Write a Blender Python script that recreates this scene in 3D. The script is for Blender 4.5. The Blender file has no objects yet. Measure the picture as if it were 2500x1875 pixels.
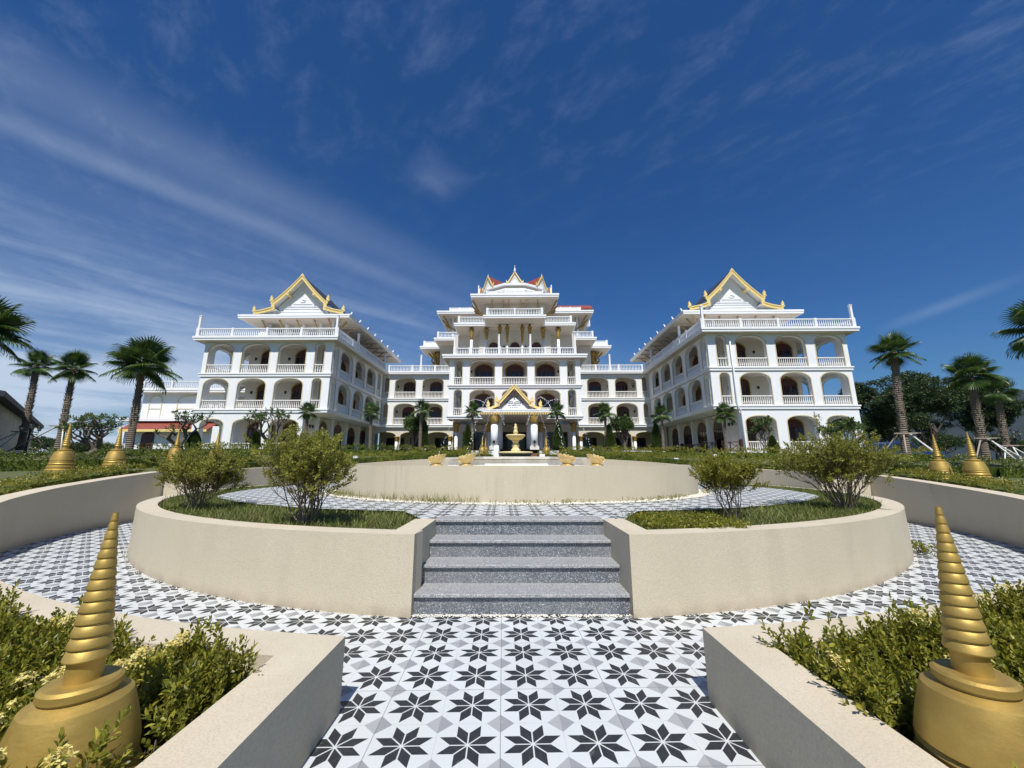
import bpy, math, random
import numpy as np
from mathutils import Vector, Matrix
S=bpy.context.scene; C=S.collection
R=math.radians; PI=math.pi
rnd=random.Random(7); rng=np.random.default_rng(7)
# ---------------------------------------------------------------- camera
CH=1.255
cam_d=bpy.data.cameras.new('camera'); cam=bpy.data.objects.new('camera',cam_d); C.objects.link(cam)
cam.location=(0,0,CH); cam.rotation_euler=(R(90+11.73),0,0)
cam_d.sensor_width=36; cam_d.lens=36*954/2500; cam_d.clip_start=.05; cam_d.clip_end=9000
S.camera=cam
# ---------------------------------------------------------------- world and sun
SUN_EL=56
S.view_settings.view_transform='Standard'; S.view_settings.look='None'
S.view_settings.exposure=0.22; S.view_settings.gamma=1
W=bpy.data.worlds.new('World'); S.world=W; W.use_nodes=True
wn=W.node_tree; wn.nodes.clear()
def wnode(t,**k):
    n=wn.nodes.new(t)
    for a,b in k.items(): setattr(n,a,b)
    return n
def wl(a,b): wn.links.new(a,b)
def wmath(op,a,b=None,clamp=False):
    n=wnode('ShaderNodeMath',operation=op,use_clamp=clamp)
    for i,v in enumerate((a,b)):
        if v is None: continue
        if isinstance(v,(int,float)): n.inputs[i].default_value=v
        else: wl(v,n.inputs[i])
    return n.outputs[0]
sky=wnode('ShaderNodeTexSky',sky_type='NISHITA',sun_disc=False,sun_elevation=R(SUN_EL),sun_rotation=PI,
          altitude=300,air_density=1.35,dust_density=.3,ozone_density=4.5)
tc=wnode('ShaderNodeTexCoord'); sep=wnode('ShaderNodeSeparateXYZ'); wl(tc.outputs['Generated'],sep.inputs[0])
zz=wmath('MAXIMUM',sep.outputs[2],.03)
u=wmath('DIVIDE',sep.outputs[0],zz); v=wmath('DIVIDE',sep.outputs[1],zz)
def comb(a,b,c=0):
    n=wnode('ShaderNodeCombineXYZ')
    for i,q in enumerate((a,b,c)):
        if isinstance(q,(int,float)): n.inputs[i].default_value=q
        else: wl(q,n.inputs[i])
    return n.outputs[0]
perp=wmath('SUBTRACT',wmath('MULTIPLY',u,.747),wmath('MULTIPLY',v,.665))     # across the streaks
alng=wmath('ADD',wmath('MULTIPLY',u,.665),wmath('MULTIPLY',v,.747))          # along the streaks
def wnoise(vec,scale,detail=6,rough=.6,dist=0):
    n=wnode('ShaderNodeTexNoise'); wl(vec,n.inputs['Vector'])
    n.inputs['Scale'].default_value=scale; n.inputs['Detail'].default_value=detail
    n.inputs['Roughness'].default_value=rough; n.inputs['Distortion'].default_value=dist
    return n.outputs[0]
def wramp(x,pts):
    n=wnode('ShaderNodeMapRange',interpolation_type='SMOOTHSTEP'); wl(x,n.inputs[0])
    n.inputs[1].default_value,n.inputs[2].default_value,n.inputs[3].default_value,n.inputs[4].default_value=pts
    return n.outputs[0]
n1=wnoise(comb(wmath('MULTIPLY',perp,2.6),wmath('MULTIPLY',alng,.42)),1.0,7,.58,.5)
n2=wnoise(comb(wmath('MULTIPLY',perp,9),wmath('MULTIPLY',alng,.9)),1.0,6,.6,.3)
n3=wnoise(comb(wmath('MULTIPLY',perp,.6),wmath('MULTIPLY',alng,.5)),1.3,4,.5)
n4=wnoise(comb(wmath('MULTIPLY',wmath('ADD',u,v),2.0),wmath('MULTIPLY',wmath('SUBTRACT',u,v),1.1)),3.4,8,.68,.25)
def band(c,w,a):    # soft streak along a line perp=c
    d=wmath('ABSOLUTE',wmath('SUBTRACT',wmath('ADD',perp,wmath('MULTIPLY',wmath('SUBTRACT',n3,.5),.22)),c))
    return wmath('MULTIPLY',wramp(d,(0,w,1,0)),a)
left=wramp(perp,(-1.15,-2.6,0,1))
fade=wramp(wmath('ADD',alng,wmath('MULTIPLY',n3,.3)),(.2,1.35,1,0))
st=wmath('ADD',band(-1.80,.13,.24),band(-1.54,.26,.17))
st=wmath('MULTIPLY',st,wramp(alng,(.1,1.9,1.0,.12)))
st=wmath('MULTIPLY',st,wmath('ADD',.62,wmath('MULTIPLY',n2,.55)))
hz=wmath('MULTIPLY',left,wmath('MULTIPLY',wmath('ADD',wramp(n1,(.30,.9,0,.36)),.10),wmath('ADD',.55,wmath('MULTIPLY',n4,.85))))
# high wisps over the upper right
wr=wmath('MULTIPLY',wramp(n4,(.44,.9,0,.24)),wramp(v,(.3,1.6,1,.12)))
# bright small cloud puffs and bands by the left horizon
low=wmath('MULTIPLY',wramp(sep.outputs[2],(.04,.40,1,0)),wramp(sep.outputs[0],(-.2,-.68,0,1)))
n5=wnoise(comb(wmath('MULTIPLY',sep.outputs[0],3),wmath('MULTIPLY',sep.outputs[1],2),wmath('MULTIPLY',sep.outputs[2],17)),1.25,7,.6,.6)
lowc=wmath('MULTIPLY',low,wramp(n5,(.34,.60,.3,1.35)))
n6=wnoise(comb(sep.outputs[0],sep.outputs[1],wmath('MULTIPLY',sep.outputs[2],9)),4.5,6,.6,.3)
px=wmath('ABSOLUTE',wmath('SUBTRACT',sep.outputs[0],.735)); pz=wmath('ABSOLUTE',wmath('SUBTRACT',wmath('ADD',sep.outputs[2],wmath('MULTIPLY',sep.outputs[0],-.35)),.008))
puff=wmath('MULTIPLY',wmath('MULTIPLY',wramp(px,(0,.07,1,0)),wramp(pz,(0,.016,1,0))),.16)
cx_=wmath('ABSOLUTE',wmath('SUBTRACT',u,-.27)); cy_=wmath('ABSOLUTE',wmath('SUBTRACT',v,1.22))
puff2=wmath('MULTIPLY',wramp(wmath('ADD',cx_,cy_),(0,.2,.16,0)),wramp(n2,(.3,.7,.4,1)))
tot=wmath('ADD',wmath('ADD',wmath('ADD',st,hz),wmath('ADD',wr,lowc)),wmath('ADD',puff,puff2))
tot=wmath('MINIMUM',wmath('MULTIPLY',tot,.72),.9)
hs=wnode('ShaderNodeHueSaturation'); hs.inputs['Saturation'].default_value=1.20; hs.inputs['Value'].default_value=1.02; wl(sky.outputs[0],hs.inputs['Color'])
tnt=wnode('ShaderNodeMix',data_type='RGBA',blend_type='MULTIPLY'); tnt.inputs[0].default_value=1; wl(hs.outputs[0],tnt.inputs[6]); tnt.inputs[7].default_value=(.58,.86,1.22,1)
mix=wnode('ShaderNodeMix',data_type='RGBA'); wl(tot,mix.inputs[0]); wl(tnt.outputs[2],mix.inputs[6]); mix.inputs[7].default_value=(9.,10.6,13.,1)
bg=wnode('ShaderNodeBackground'); bg.inputs[1].default_value=.055; wl(mix.outputs[2],bg.inputs[0])
wo=wnode('ShaderNodeOutputWorld'); wl(bg.outputs[0],wo.inputs[0])
sd=bpy.data.lights.new('sun','SUN'); sd.energy=4.6; sd.angle=R(.5); sd.color=(1,.955,.88)
so=bpy.data.objects.new('sun',sd); C.objects.link(so); so.rotation_euler=(R(90-SUN_EL),0,R(-1.5)); so.location=(0,-20,40)
# ---------------------------------------------------------------- helpers
F_=954.;TH=R(11.73);ct,st_=math.cos(TH),math.sin(TH)
def at(px,py,Y):            # photo pixel at depth Y -> x, z in metres
    x=(px-1250)/F_; y=(937.5-py)/F_
    f=ct-y*st_; up=y*ct+st_
    return x*Y/f, CH+up*Y/f
def tag(o,label=None,cat=None,group=None,kind=None):
    if label: o['label']=label
    if cat: o['category']=cat
    if group: o['group']=group
    if kind: o['kind']=kind
    return o
def empty(name,loc=(0,0,0),rz=0):
    o=bpy.data.objects.new(name,None); C.objects.link(o); o.location=loc; o.rotation_euler=(0,0,rz); o.empty_display_size=.3
    return o
def npmesh(name,V,F,mats,parent=None,smooth=False,midx=None):
    """V (N,3); F list of (M,k) arrays"""
    me=bpy.data.meshes.new(name); V=np.asarray(V,dtype=np.float32)
    me.vertices.add(len(V)); me.vertices.foreach_set('co',V.ravel())
    if isinstance(F,np.ndarray): F=[F]
    elif isinstance(F[0],tuple):
        ks=sorted({len(f) for f in F}); F=[np.array([f for f in F if len(f)==k]) for k in ks]
    F=[np.asarray(f,dtype=np.int32) for f in F if len(f)]
    tot=sum(f.size for f in F); npoly=sum(len(f) for f in F)
    me.loops.add(tot); me.loops.foreach_set('vertex_index',np.concatenate([f.ravel() for f in F]))
    me.polygons.add(npoly)
    ks=np.concatenate([np.full(len(f),f.shape[1],dtype=np.int32) for f in F])
    me.polygons.foreach_set('loop_start',np.concatenate([[0],np.cumsum(ks)[:-1]]).astype(np.int32))
    me.polygons.foreach_set('use_smooth',np.full(npoly,smooth,dtype=bool))
    for m in (mats if isinstance(mats,(list,tuple)) else [mats]): me.materials.append(m)
    if midx is not None: me.polygons.foreach_set('material_index',np.asarray(midx,dtype=np.int32))
    me.update(calc_edges=True)
    o=bpy.data.objects.new(name,me); C.objects.link(o)
    if parent: o.parent=parent
    return o
class MB:
    def __init__(s): s.v=[]; s.f=[]; s.m=[]; s.sm=[]
    def add(s,vs,fs,m=0,sm=False):
        b=len(s.v); s.v.extend([tuple(q) for q in vs])
        for f in fs: s.f.append(tuple(i+b for i in f)); s.m.append(m); s.sm.append(sm)
        return s
    def box(s,x0,x1,y0,y1,z0,z1,m=0):
        if x0>x1:x0,x1=x1,x0
        if y0>y1:y0,y1=y1,y0
        return s.add([(x0,y0,z0),(x1,y0,z0),(x1,y1,z0),(x0,y1,z0),(x0,y0,z1),(x1,y0,z1),(x1,y1,z1),(x0,y1,z1)],
              [(0,3,2,1),(4,5,6,7),(0,1,5,4),(1,2,6,5),(2,3,7,6),(3,0,4,7)],m)
    def bar(s,a,b,w,h,m=0,up=(0,0,1)):
        a=Vector(a);b=Vector(b);d=(b-a).normalized();u_=Vector(up)
        if abs(d.dot(u_))>.98:u_=Vector((1,0,0))
        r=d.cross(u_).normalized()*w/2;q=r.cross(d).normalized()*h/2
        vs=[a-r-q,a+r-q,a+r+q,a-r+q,b-r-q,b+r-q,b+r+q,b-r+q]
        return s.add(vs,[(0,1,2,3),(7,6,5,4),(0,4,5,1),(1,5,6,2),(2,6,7,3),(3,7,4,0)],m)
    def tube(s,pts,rs,n=8,m=0,sm=True,cap=True):
        pts=[Vector(p) for p in pts]; vs=[];fs=[]
        prev=None
        for i,p in enumerate(pts):
            d=(pts[min(i+1,len(pts)-1)]-pts[max(i-1,0)]).normalized()
            a=prev if prev is not None else (Vector((1,0,0)) if abs(d.x)<.9 else Vector((0,1,0)))
            x=(a-d*a.dot(d)).normalized(); prev=x; y=d.cross(x)
            r=rs[i] if hasattr(rs,'__len__') else rs
            for k in range(n):
                t=2*PI*k/n; vs.append(p+x*(r*math.cos(t))+y*(r*math.sin(t)))
        for i in range(len(pts)-1):
            for k in range(n): fs.append((i*n+k,i*n+(k+1)%n,(i+1)*n+(k+1)%n,(i+1)*n+k))
        if cap: fs.append(tuple(range(n-1,-1,-1))); fs.append(tuple((len(pts)-1)*n+k for k in range(n)))
        return s.add(vs,fs,m,sm)
    def lathe(s,prof,c=(0,0,0),n=16,m=0,sm=True,rot=0):
        vs=[];fs=[]
        for r,z in prof:
            for k in range(n):
                t=2*PI*k/n+rot; vs.append((c[0]+r*math.cos(t),c[1]+r*math.sin(t),c[2]+z))
        for i in range(len(prof)-1):
            for k in range(n): fs.append((i*n+k,i*n+(k+1)%n,(i+1)*n+(k+1)%n,(i+1)*n+k))
        fs.append(tuple(range(n-1,-1,-1))); fs.append(tuple((len(prof)-1)*n+k for k in range(n)))
        return s.add(vs,fs,m,sm)
    def prism(s,poly,y0,y1,m=0,ax='y'):
        """poly in (x,z), extruded in y (or poly (y,z) extruded in x, or (x,y) in z)"""
        n=len(poly)
        f={'y':lambda p,t:(p[0],t,p[1]),'x':lambda p,t:(t,p[0],p[1]),'z':lambda p,t:(p[0],p[1],t)}[ax]
        vs=[f(p,y0) for p in poly]+[f(p,y1) for p in poly]
        fs=[tuple(range(n)),tuple(range(2*n-1,n-1,-1))]+[(i,i+n,(i+1)%n+n,(i+1)%n) for i in range(n)]
        return s.add(vs,fs,m)
    def xf(s,M,i0=0):
        s.v[i0:]=[tuple(M@Vector(q)) for q in s.v[i0:]]; return s
    def build(s,name,mats,parent=None,bevel=0):
        me=bpy.data.meshes.new(name); me.from_pydata(s.v,[],s.f)
        for m in (mats if isinstance(mats,(list,tuple)) else [mats]): me.materials.append(m)
        me.polygons.foreach_set('material_index',s.m); me.polygons.foreach_set('use_smooth',s.sm)
        me.update(); o=bpy.data.objects.new(name,me); C.objects.link(o)
        if parent: o.parent=parent
        if bevel:
            b=o.modifiers.new('b','BEVEL'); b.width=bevel; b.segments=2; b.limit_method='ANGLE'
        return o
def esplit(o):
    m=o.modifiers.new('edges','EDGE_SPLIT'); m.split_angle=R(32); return o
def copy_tree(o,parent=None):
    c=o.copy(); C.objects.link(c); c.parent=parent
    for ch in o.children: copy_tree(ch,c)
    return c
# ---------------------------------------------------------------- materials
M={}
class NT:
    def __init__(s,name):
        m=bpy.data.materials.new(name); m.use_nodes=True; s.m=m; s.t=m.node_tree; s.b=s.t.nodes['Principled BSDF']; s.out=s.t.nodes['Material Output']; M[name]=m
    def n(s,t,**k):
        q=s.t.nodes.new(t)
        for a,b in k.items(): setattr(q,a,b)
        return q
    def l(s,a,b): s.t.links.new(a,b)
    def mth(s,op,a,b=None,c=None):
        q=s.n('ShaderNodeMath',operation=op)
        for i,v_ in enumerate((a,b,c)):
            if v_ is None: continue
            if isinstance(v_,(int,float)): q.inputs[i].default_value=v_
            else: s.l(v_,q.inputs[i])
        return q.outputs[0]
    def pos(s):
        if not hasattr(s,'_p'): s._p=s.n('ShaderNodeNewGeometry')
        return s._p.outputs['Position']
    def obj(s): return s.n('ShaderNodeTexCoord').outputs['Object']
    def noise(s,scale,detail=5,rough=.55,vec=None,stretch=None,dist=0):
        q=s.n('ShaderNodeTexNoise'); q.inputs['Scale'].default_value=scale; q.inputs['Detail'].default_value=detail
        q.inputs['Roughness'].default_value=rough; q.inputs['Distortion'].default_value=dist
        vec=vec or s.pos()
        if stretch:
            mp=s.n('ShaderNodeMapping'); mp.inputs['Scale'].default_value=stretch; s.l(vec,mp.inputs[0]); vec=mp.outputs[0]
        s.l(vec,q.inputs['Vector']); return q.outputs[0]
    def ramp(s,x,pts,interp='LINEAR'):
        q=s.n('ShaderNodeValToRGB'); s.l(x,q.inputs[0]); e=q.color_ramp.elements; q.color_ramp.interpolation=interp
        while len(e)<len(pts): e.new(.5)
        for i,(p,c) in enumerate(pts):
            e[i].position=p; e[i].color=(c,c,c,1) if isinstance(c,(int,float)) else (*c,1)
        return q.outputs[0]
    def mix(s,f,a,b,mode='MIX'):
        q=s.n('ShaderNodeMix',data_type='RGBA',blend_type=mode)
        for i,v_ in ((0,f),(6,a),(7,b)):
            if isinstance(v_,(int,float)): q.inputs[i].default_value=v_ if i==0 else (v_,v_,v_,1)
            elif isinstance(v_,tuple): q.inputs[i].default_value=(*v_,1)
            else: s.l(v_,q.inputs[i])
        return q.outputs[2]
    def col(s,c):
        if isinstance(c,tuple): s.b.inputs['Base Color'].default_value=(*c,1)
        else: s.l(c,s.b.inputs['Base Color'])
        return s
    def rough(s,r):
        if isinstance(r,(int,float)): s.b.inputs['Roughness'].default_value=r
        else: s.l(r,s.b.inputs['Roughness'])
        return s
    def metal(s,v_): s.b.inputs['Metallic'].default_value=v_; return s
    def bump(s,h,st=.3,d=.01):
        q=s.n('ShaderNodeBump'); q.inputs['Strength'].default_value=st; q.inputs['Distance'].default_value=d
        s.l(h,q.inputs['Height']); s.l(q.outputs[0],s.b.inputs['Normal']); return s
def simple(name,c,r=.6,met=0,var=.12,scale=3.,bump=0):
    t=NT(name); n=t.noise(scale,5)
    t.col(t.mix(n,tuple(q*(1-var) for q in c),tuple(min(1,q*(1+var)) for q in c))).rough(r).metal(met)
    if bump: t.bump(t.noise(scale*14,4),bump,.01)
    return t
def leafmat(name,c1,c2,c3,tr=.25,rough=.42):
    t=NT(name); g=t.n('ShaderNodeNewGeometry'); r=g.outputs['Random Per Island']
    c=t.ramp(r,[(0,c1),(.5,c2),(.93,c3),(1,tuple(min(1,q*1.25) for q in c3))])
    n=t.noise(1.3,3); c=t.mix(t.ramp(n,[(.35,.0),(.7,.35)]),c,tuple(q*.6 for q in c2))
    t.col(c).rough(rough); t.b.inputs['Specular IOR Level'].default_value=.35
    tl=t.n('ShaderNodeBsdfTranslucent'); cc=t.mix(.5,c,tuple(min(1,q*1.5) for q in c3)); t.l(cc,tl.inputs[0])
    ms=t.n('ShaderNodeMixShader'); ms.inputs[0].default_value=tr; t.l(t.b.outputs[0],ms.inputs[1]); t.l(tl.outputs[0],ms.inputs[2]); t.l(ms.outputs[0],t.out.inputs[0])
    return t.m
leafmat('ixora',(.085,.105,.010),(.175,.19,.020),(.38,.35,.055),.34)
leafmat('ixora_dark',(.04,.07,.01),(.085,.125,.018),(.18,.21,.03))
leafmat('bushleaf',(.10,.12,.018),(.20,.215,.035),(.40,.39,.08),.32)
leafmat('palm',(.025,.06,.012),(.05,.10,.018),(.11,.17,.035),.2,.35)
leafmat('frangi',(.04,.08,.02),(.075,.12,.03),(.14,.19,.06))
leafmat('conifer',(.03,.06,.012),(.055,.095,.018),(.10,.14,.03))
leafmat('tree_leaf',(.016,.036,.012),(.036,.068,.020),(.085,.12,.035),.15)
leafmat('grass',(.06,.10,.016),(.115,.155,.03),(.28,.28,.08),.3,.5)
leafmat('flower',(.66,.52,.13),(.78,.66,.22),(.86,.78,.38),.3)
leafmat('weed',(.12,.16,.03),(.22,.25,.06),(.32,.27,.12),.25)
# white painted render
t=NT('white'); n=t.noise(.8,6); n2_=t.noise(5,5,.6,stretch=(1,1,.25))
c=t.mix(t.ramp(n,[(.3,0.),(.75,1.)]),(.80,.815,.83),(.74,.76,.78)); c=t.mix(t.ramp(n2_,[(.56,0.),(.8,.3)]),c,(.60,.61,.60))
t.col(c).rough(.75).bump(t.noise(30,4),.12,.01)
simple('white_trim',(.80,.81,.82),.6,0,.07,4)
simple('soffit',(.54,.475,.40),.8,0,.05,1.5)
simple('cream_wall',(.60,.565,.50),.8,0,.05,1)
simple('cream_trim',(.62,.54,.36),.6,0,.12,5)
simple('band_grey',(.42,.46,.52),.7,0,.05,1)
simple('balus',(.80,.78,.74),.6,0,.05,3)
t=NT('gold_paint'); n=t.noise(9,5)
t.col(t.mix(n,(.80,.60,.20),(.90,.71,.32))).rough(.45).metal(.15).bump(t.noise(40,4),.15,.01)
t=NT('gold'); n=t.noise(14,6,.6); n2_=t.noise(3,5)
c=t.mix(n,(.40,.27,.065),(.54,.385,.11)); c=t.mix(t.ramp(n2_,[(.50,0.),(.72,.55)]),c,(.30,.18,.05))
spk=t.ramp(t.noise(140,2,.5),[(.70,0.),(.78,.5)]); c=t.mix(spk,c,(.62,.48,.22))
t.col(c).metal(.62); t.rough(t.ramp(t.noise(22,5,.65,stretch=(1,1,6)),[(.3,.46),(.75,.66)])).bump(t.noise(120,4,.6),.25,.002)
t=NT('gold_dark'); n=t.noise(9,6,.65); t.col(t.mix(t.ramp(n,[(.35,0.),(.65,1.)]),(.16,.085,.018),(.56,.36,.08))).rough(.5).metal(.3)
simple('wood_brown',(.060,.017,.013),.45,0,.35,6)
simple('brace_wood',(.36,.25,.11),.6,0,.3,6)
simple('glass_dark',(.012,.014,.018),.08,0,.1,2)
simple('dark_room',(.02,.018,.018),.9,0,.2,1)
simple('black_metal',(.02,.021,.024),.4,.3,.2,8)
simple('lamp_glass',(.5,.52,.5),.15,0,.1,8)
t=NT('roof_tile'); w=t.n('ShaderNodeTexBrick'); t.l(t.obj(),w.inputs[0]); w.inputs['Scale'].default_value=3.2; w.inputs['Mortar Size'].default_value=.02
w.inputs[1].default_value=(.24,.05,.032,1); w.inputs[2].default_value=(.34,.08,.045,1); w.inputs[3].default_value=(.10,.02,.015,1)
t.col(t.mix(t.ramp(t.noise(6),[(.4,0.),(.7,.4)]),w.outputs[0],(.22,.06,.045))).rough(.6)
simple('roof_dark',(.03,.035,.055),.7,0,.2,2)
# beige textured render of the garden walls
t=NT('render'); n=t.noise(1.1,6,.6); g1=t.noise(95,4,.65); g2=t.noise(260,3,.6)
c=t.mix(t.ramp(n,[(.25,0.),(.8,1.)]),(.60,.535,.40),(.52,.46,.335)); c=t.mix(t.ramp(g1,[(.36,.32),(.58,0.)]),c,(.34,.29,.215)); c=t.mix(t.ramp(g2,[(.62,0.),(.75,.35)]),c,(.70,.64,.53))
stn=t.noise(2.0,5,.6,stretch=(1.6,1.6,.22)); c=t.mix(t.ramp(stn,[(.54,0.),(.75,.28)]),c,(.38,.34,.25))
dr=t.mth('MULTIPLY',t.ramp(t.noise(3.2,5,.7,stretch=(2.2,2.2,.14)),[(.52,0.),(.74,.38)]),t.ramp(t.noise(.8,3),[(.45,0.),(.6,1.)])); spz=t.n('ShaderNodeSeparateXYZ'); t.l(t.pos(),spz.inputs[0]); dr=t.mth('MULTIPLY',dr,t.ramp(spz.outputs[2],[(.64,.12),(.7,1.)])); c=t.mix(dr,c,(.20,.18,.14))
sp=t.n('ShaderNodeSeparateXYZ'); t.l(t.pos(),sp.inputs[0])
low_=t.mth('MULTIPLY',t.ramp(t.mth('ADD',t.mth('FRACT',t.mth('MULTIPLY',t.mth('MAXIMUM',sp.outputs[2],0),1.5)),t.mth('MULTIPLY',t.noise(4),.2)),[(.1,.55),(.24,0.)]),t.ramp(sp.outputs[2],[(.3,1.),(.34,0.)]))
c=t.mix(low_,c,(.36,.30,.22))
t.col(c).rough(.9).bump(t.mth('ADD',g1,t.mth('MULTIPLY',t.noise(26,5),.6)),.55,.006)
t=NT('render_top'); g1=t.noise(120,4,.65); n=t.noise(2.2,6)
c=t.mix(t.ramp(n,[(.3,0.),(.75,1.)]),(.60,.535,.415),(.52,.46,.345)); c=t.mix(t.ramp(g1,[(.34,.4),(.54,0.)]),c,(.34,.28,.20))
c=t.mix(t.ramp(t.noise(.9,5,.7),[(.58,0.),(.8,.22)]),c,(.56,.42,.29))
t.col(c).rough(.92).bump(g1,.4,.004)
t=NT('basin'); n=t.noise(3,6,.65); t.col(t.mix(t.ramp(n,[(.35,0.),(.7,1.)]),(.80,.78,.72),(.60,.56,.46))).rough(.8).bump(t.noise(40),.3,.008)
t=NT('fountain_stone'); n=t.noise(12,6,.6); t.col(t.mix(n,(.66,.52,.22),(.80,.68,.38))).rough(.5).bump(t.noise(50),.25,.006)
t=NT('shell_gold'); n=t.noise(18,5,.6); t.col(t.mix(t.ramp(n,[(.3,0.),(.7,1.)]),(.46,.32,.10),(.76,.58,.27))).rough(.42).metal(.3).bump(t.noise(60),.2,.005)
# granite
t=NT('granite'); vv=t.n('ShaderNodeTexVoronoi'); vv.inputs['Scale'].default_value=150; t.l(t.pos(),vv.inputs[0])
cl=t.n('ShaderNodeSeparateColor'); t.l(vv.outputs['Color'],cl.inputs[0])
c=t.ramp(cl.outputs[0],[(0,(.08,.09,.105)),(.40,(.155,.165,.185)),(.70,(.24,.25,.27)),(.88,(.38,.39,.40)),(.97,(.58,.59,.6))],'CONSTANT')
c=t.mix(t.ramp(t.noise(26,4,.6),[(.45,0.),(.7,.45)]),c,(.10,.115,.14)); c=t.mix(t.ramp(t.noise(1.6,4),[(.4,0.),(.75,.35)]),c,(.33,.33,.32))
t.col(c).rough(.42)
t=NT('granite_tread'); vv=t.n('ShaderNodeTexVoronoi'); vv.inputs['Scale'].default_value=170; t.l(t.pos(),vv.inputs[0])
cl=t.n('ShaderNodeSeparateColor'); t.l(vv.outputs['Color'],cl.inputs[0])
c=t.ramp(cl.outputs[0],[(0,(.20,.205,.21)),(.4,(.32,.325,.33)),(.75,(.43,.435,.435)),(.93,(.58,.58,.58))],'CONSTANT')
rs=t.ramp(t.noise(2.3,6,.7),[(.58,0.),(.74,.45)]); c=t.mix(t.mth('MULTIPLY',rs,.5),c,(.34,.27,.18))
t.col(c).rough(.5)
# star tiles
t=NT('star_tile'); sp=t.n('ShaderNodeSeparateXYZ')
mp=t.n('ShaderNodeMapping'); mp.inputs['Rotation'].default_value=(0,0,R(-1.3)); mp.inputs['Location'].default_value=(0,-.02,0)
t.l(t.pos(),mp.inputs[0]); t.l(mp.outputs[0],sp.inputs[0])
P=.30
X=t.mth('DIVIDE',t.mth('ADD',sp.outputs[0],.006),P); Y=t.mth('DIVIDE',t.mth('ADD',sp.outputs[1],-.115),P)
fx=t.mth('SUBTRACT',t.mth('FRACT',X),.5); fy=t.mth('SUBTRACT',t.mth('FRACT',Y),.5)
ax=t.mth('ABSOLUTE',fx); ay=t.mth('ABSOLUTE',fy)
A=t.mth('MAXIMUM',ax,ay); B=t.mth('MINIMUM',ax,ay)      # petal between 0 and 45 degrees: A=s*a+r*.707, B=r*.707
r7=B; s_=t.mth('SUBTRACT',A,B)
a_=.262; g=.011
ins=t.mth('MULTIPLY',t.mth('LESS_THAN',s_,a_),t.mth('LESS_THAN',r7,a_*.7071))
ins=t.mth('MULTIPLY',ins,t.mth('MULTIPLY',t.mth('GREATER_THAN',B,g),t.mth('GREATER_THAN',s_,g*1.41)))
cx=t.mth('SUBTRACT',.5,ax); cy=t.mth('SUBTRACT',.5,ay)
dia=t.mth('LESS_THAN',t.mth('ADD',cx,cy),.228)
dn=t.noise(1.2,6,.65); dn2=t.noise(38,4,.6)
white_=t.mix(t.ramp(dn,[(.4,0.),(.75,.45)]),(.61,.64,.65),(.46,.47,.46)); 
rt=t.n('ShaderNodeTexWhiteNoise',noise_dimensions='2D'); fl=t.n('ShaderNodeCombineXYZ'); t.l(t.mth('FLOOR',t.mth('MULTIPLY',X,.5)),fl.inputs[0]); t.l(t.mth('FLOOR',t.mth('MULTIPLY',Y,.5)),fl.inputs[1]); t.l(fl.outputs[0],rt.inputs['Vector'])
white_=t.mix(t.mth('MULTIPLY',rt.outputs[0],.34),white_,(.50,.52,.52))
sgn=t.mth('GREATER_THAN',fx,0)
grey=t.mix(sgn,(.28,.29,.31),(.36,.37,.38))
c=t.mix(dia,white_,grey); c=t.mix(ins,c,t.mix(t.ramp(dn2,[(.3,0.),(.8,1.)]),(.018,.020,.024),(.04,.042,.046)))
hx=t.mth('ABSOLUTE',t.mth('SUBTRACT',t.mth('FRACT',t.mth('ADD',t.mth('MULTIPLY',X,.5),.5)),.5)); hy=t.mth('ABSOLUTE',t.mth('SUBTRACT',t.mth('FRACT',t.mth('ADD',t.mth('MULTIPLY',Y,.5),.5)),.5))
jl=t.mth('MAXIMUM',t.mth('LESS_THAN',hx,.004),t.mth('LESS_THAN',hy,.004))
jl2=t.mth('MAXIMUM',t.mth('LESS_THAN',cx,.0045),t.mth('LESS_THAN',cy,.0045))
c=t.mix(t.mth('MULTIPLY',jl2,.35),c,(.25,.25,.24)); c=t.mix(t.mth('MULTIPLY',jl,.6),c,(.16,.16,.15))
c=t.mix(t.ramp(t.noise(7,7,.75),[(.60,0.),(.72,.35)]),c,(.45,.42,.36))
t.col(c).rough(t.ramp(dn2,[(.3,.42),(.7,.6)]))
h=t.mth('SUBTRACT',1,jl); t.bump(h,.3,.002)
t=NT('ground_green'); n=t.noise(.25,6); n2_=t.noise(4,6,.7)
c=t.mix(n,(.05,.075,.02),(.11,.12,.04)); c=t.mix(t.ramp(n2_,[(.5,0.),(.7,.6)]),c,(.16,.12,.07)); t.col(c).rough(.95).bump(n2_,.5,.05)
t=NT('soil'); n=t.noise(18,6,.7); t.col(t.mix(n,(.06,.042,.028),(.16,.12,.08))).rough(.95).bump(n,.8,.02)
simple('asphalt',(.20,.19,.18),.9,0,.15,2)
t=NT('bark_palm'); n=t.noise(5,5); w=t.n('ShaderNodeTexWave',wave_type='BANDS',bands_direction='Z'); t.l(t.obj(),w.inputs[0]); w.inputs['Scale'].default_value=3.2; w.inputs['Distortion'].default_value=2.5; w.inputs['Detail'].default_value=3
c=t.mix(n,(.13,.10,.075),(.26,.22,.17)); c=t.mix(t.mth('MULTIPLY',w.outputs[1],.55),c,(.07,.052,.04)); t.col(c).rough(.9).bump(w.outputs[1],.7,.04)
simple('bark',(.12,.10,.08),.9,0,.4,9,.5)
simple('bark_dark',(.05,.042,.034),.9,0,.4,6,.5)
simple('twig',(.20,.155,.11),.85,0,.3,20)
simple('boot',(.17,.135,.10),.9,0,.5,14)
simple('hill',(.013,.022,.021),.95,0,.45,.02)
simple('stake_white',(.62,.62,.60),.5,0,.1,4)
simple('stake',(.32,.27,.22),.8,0,.25,8)
simple('pebble',(.74,.70,.60),.7,0,.15,30)
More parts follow.
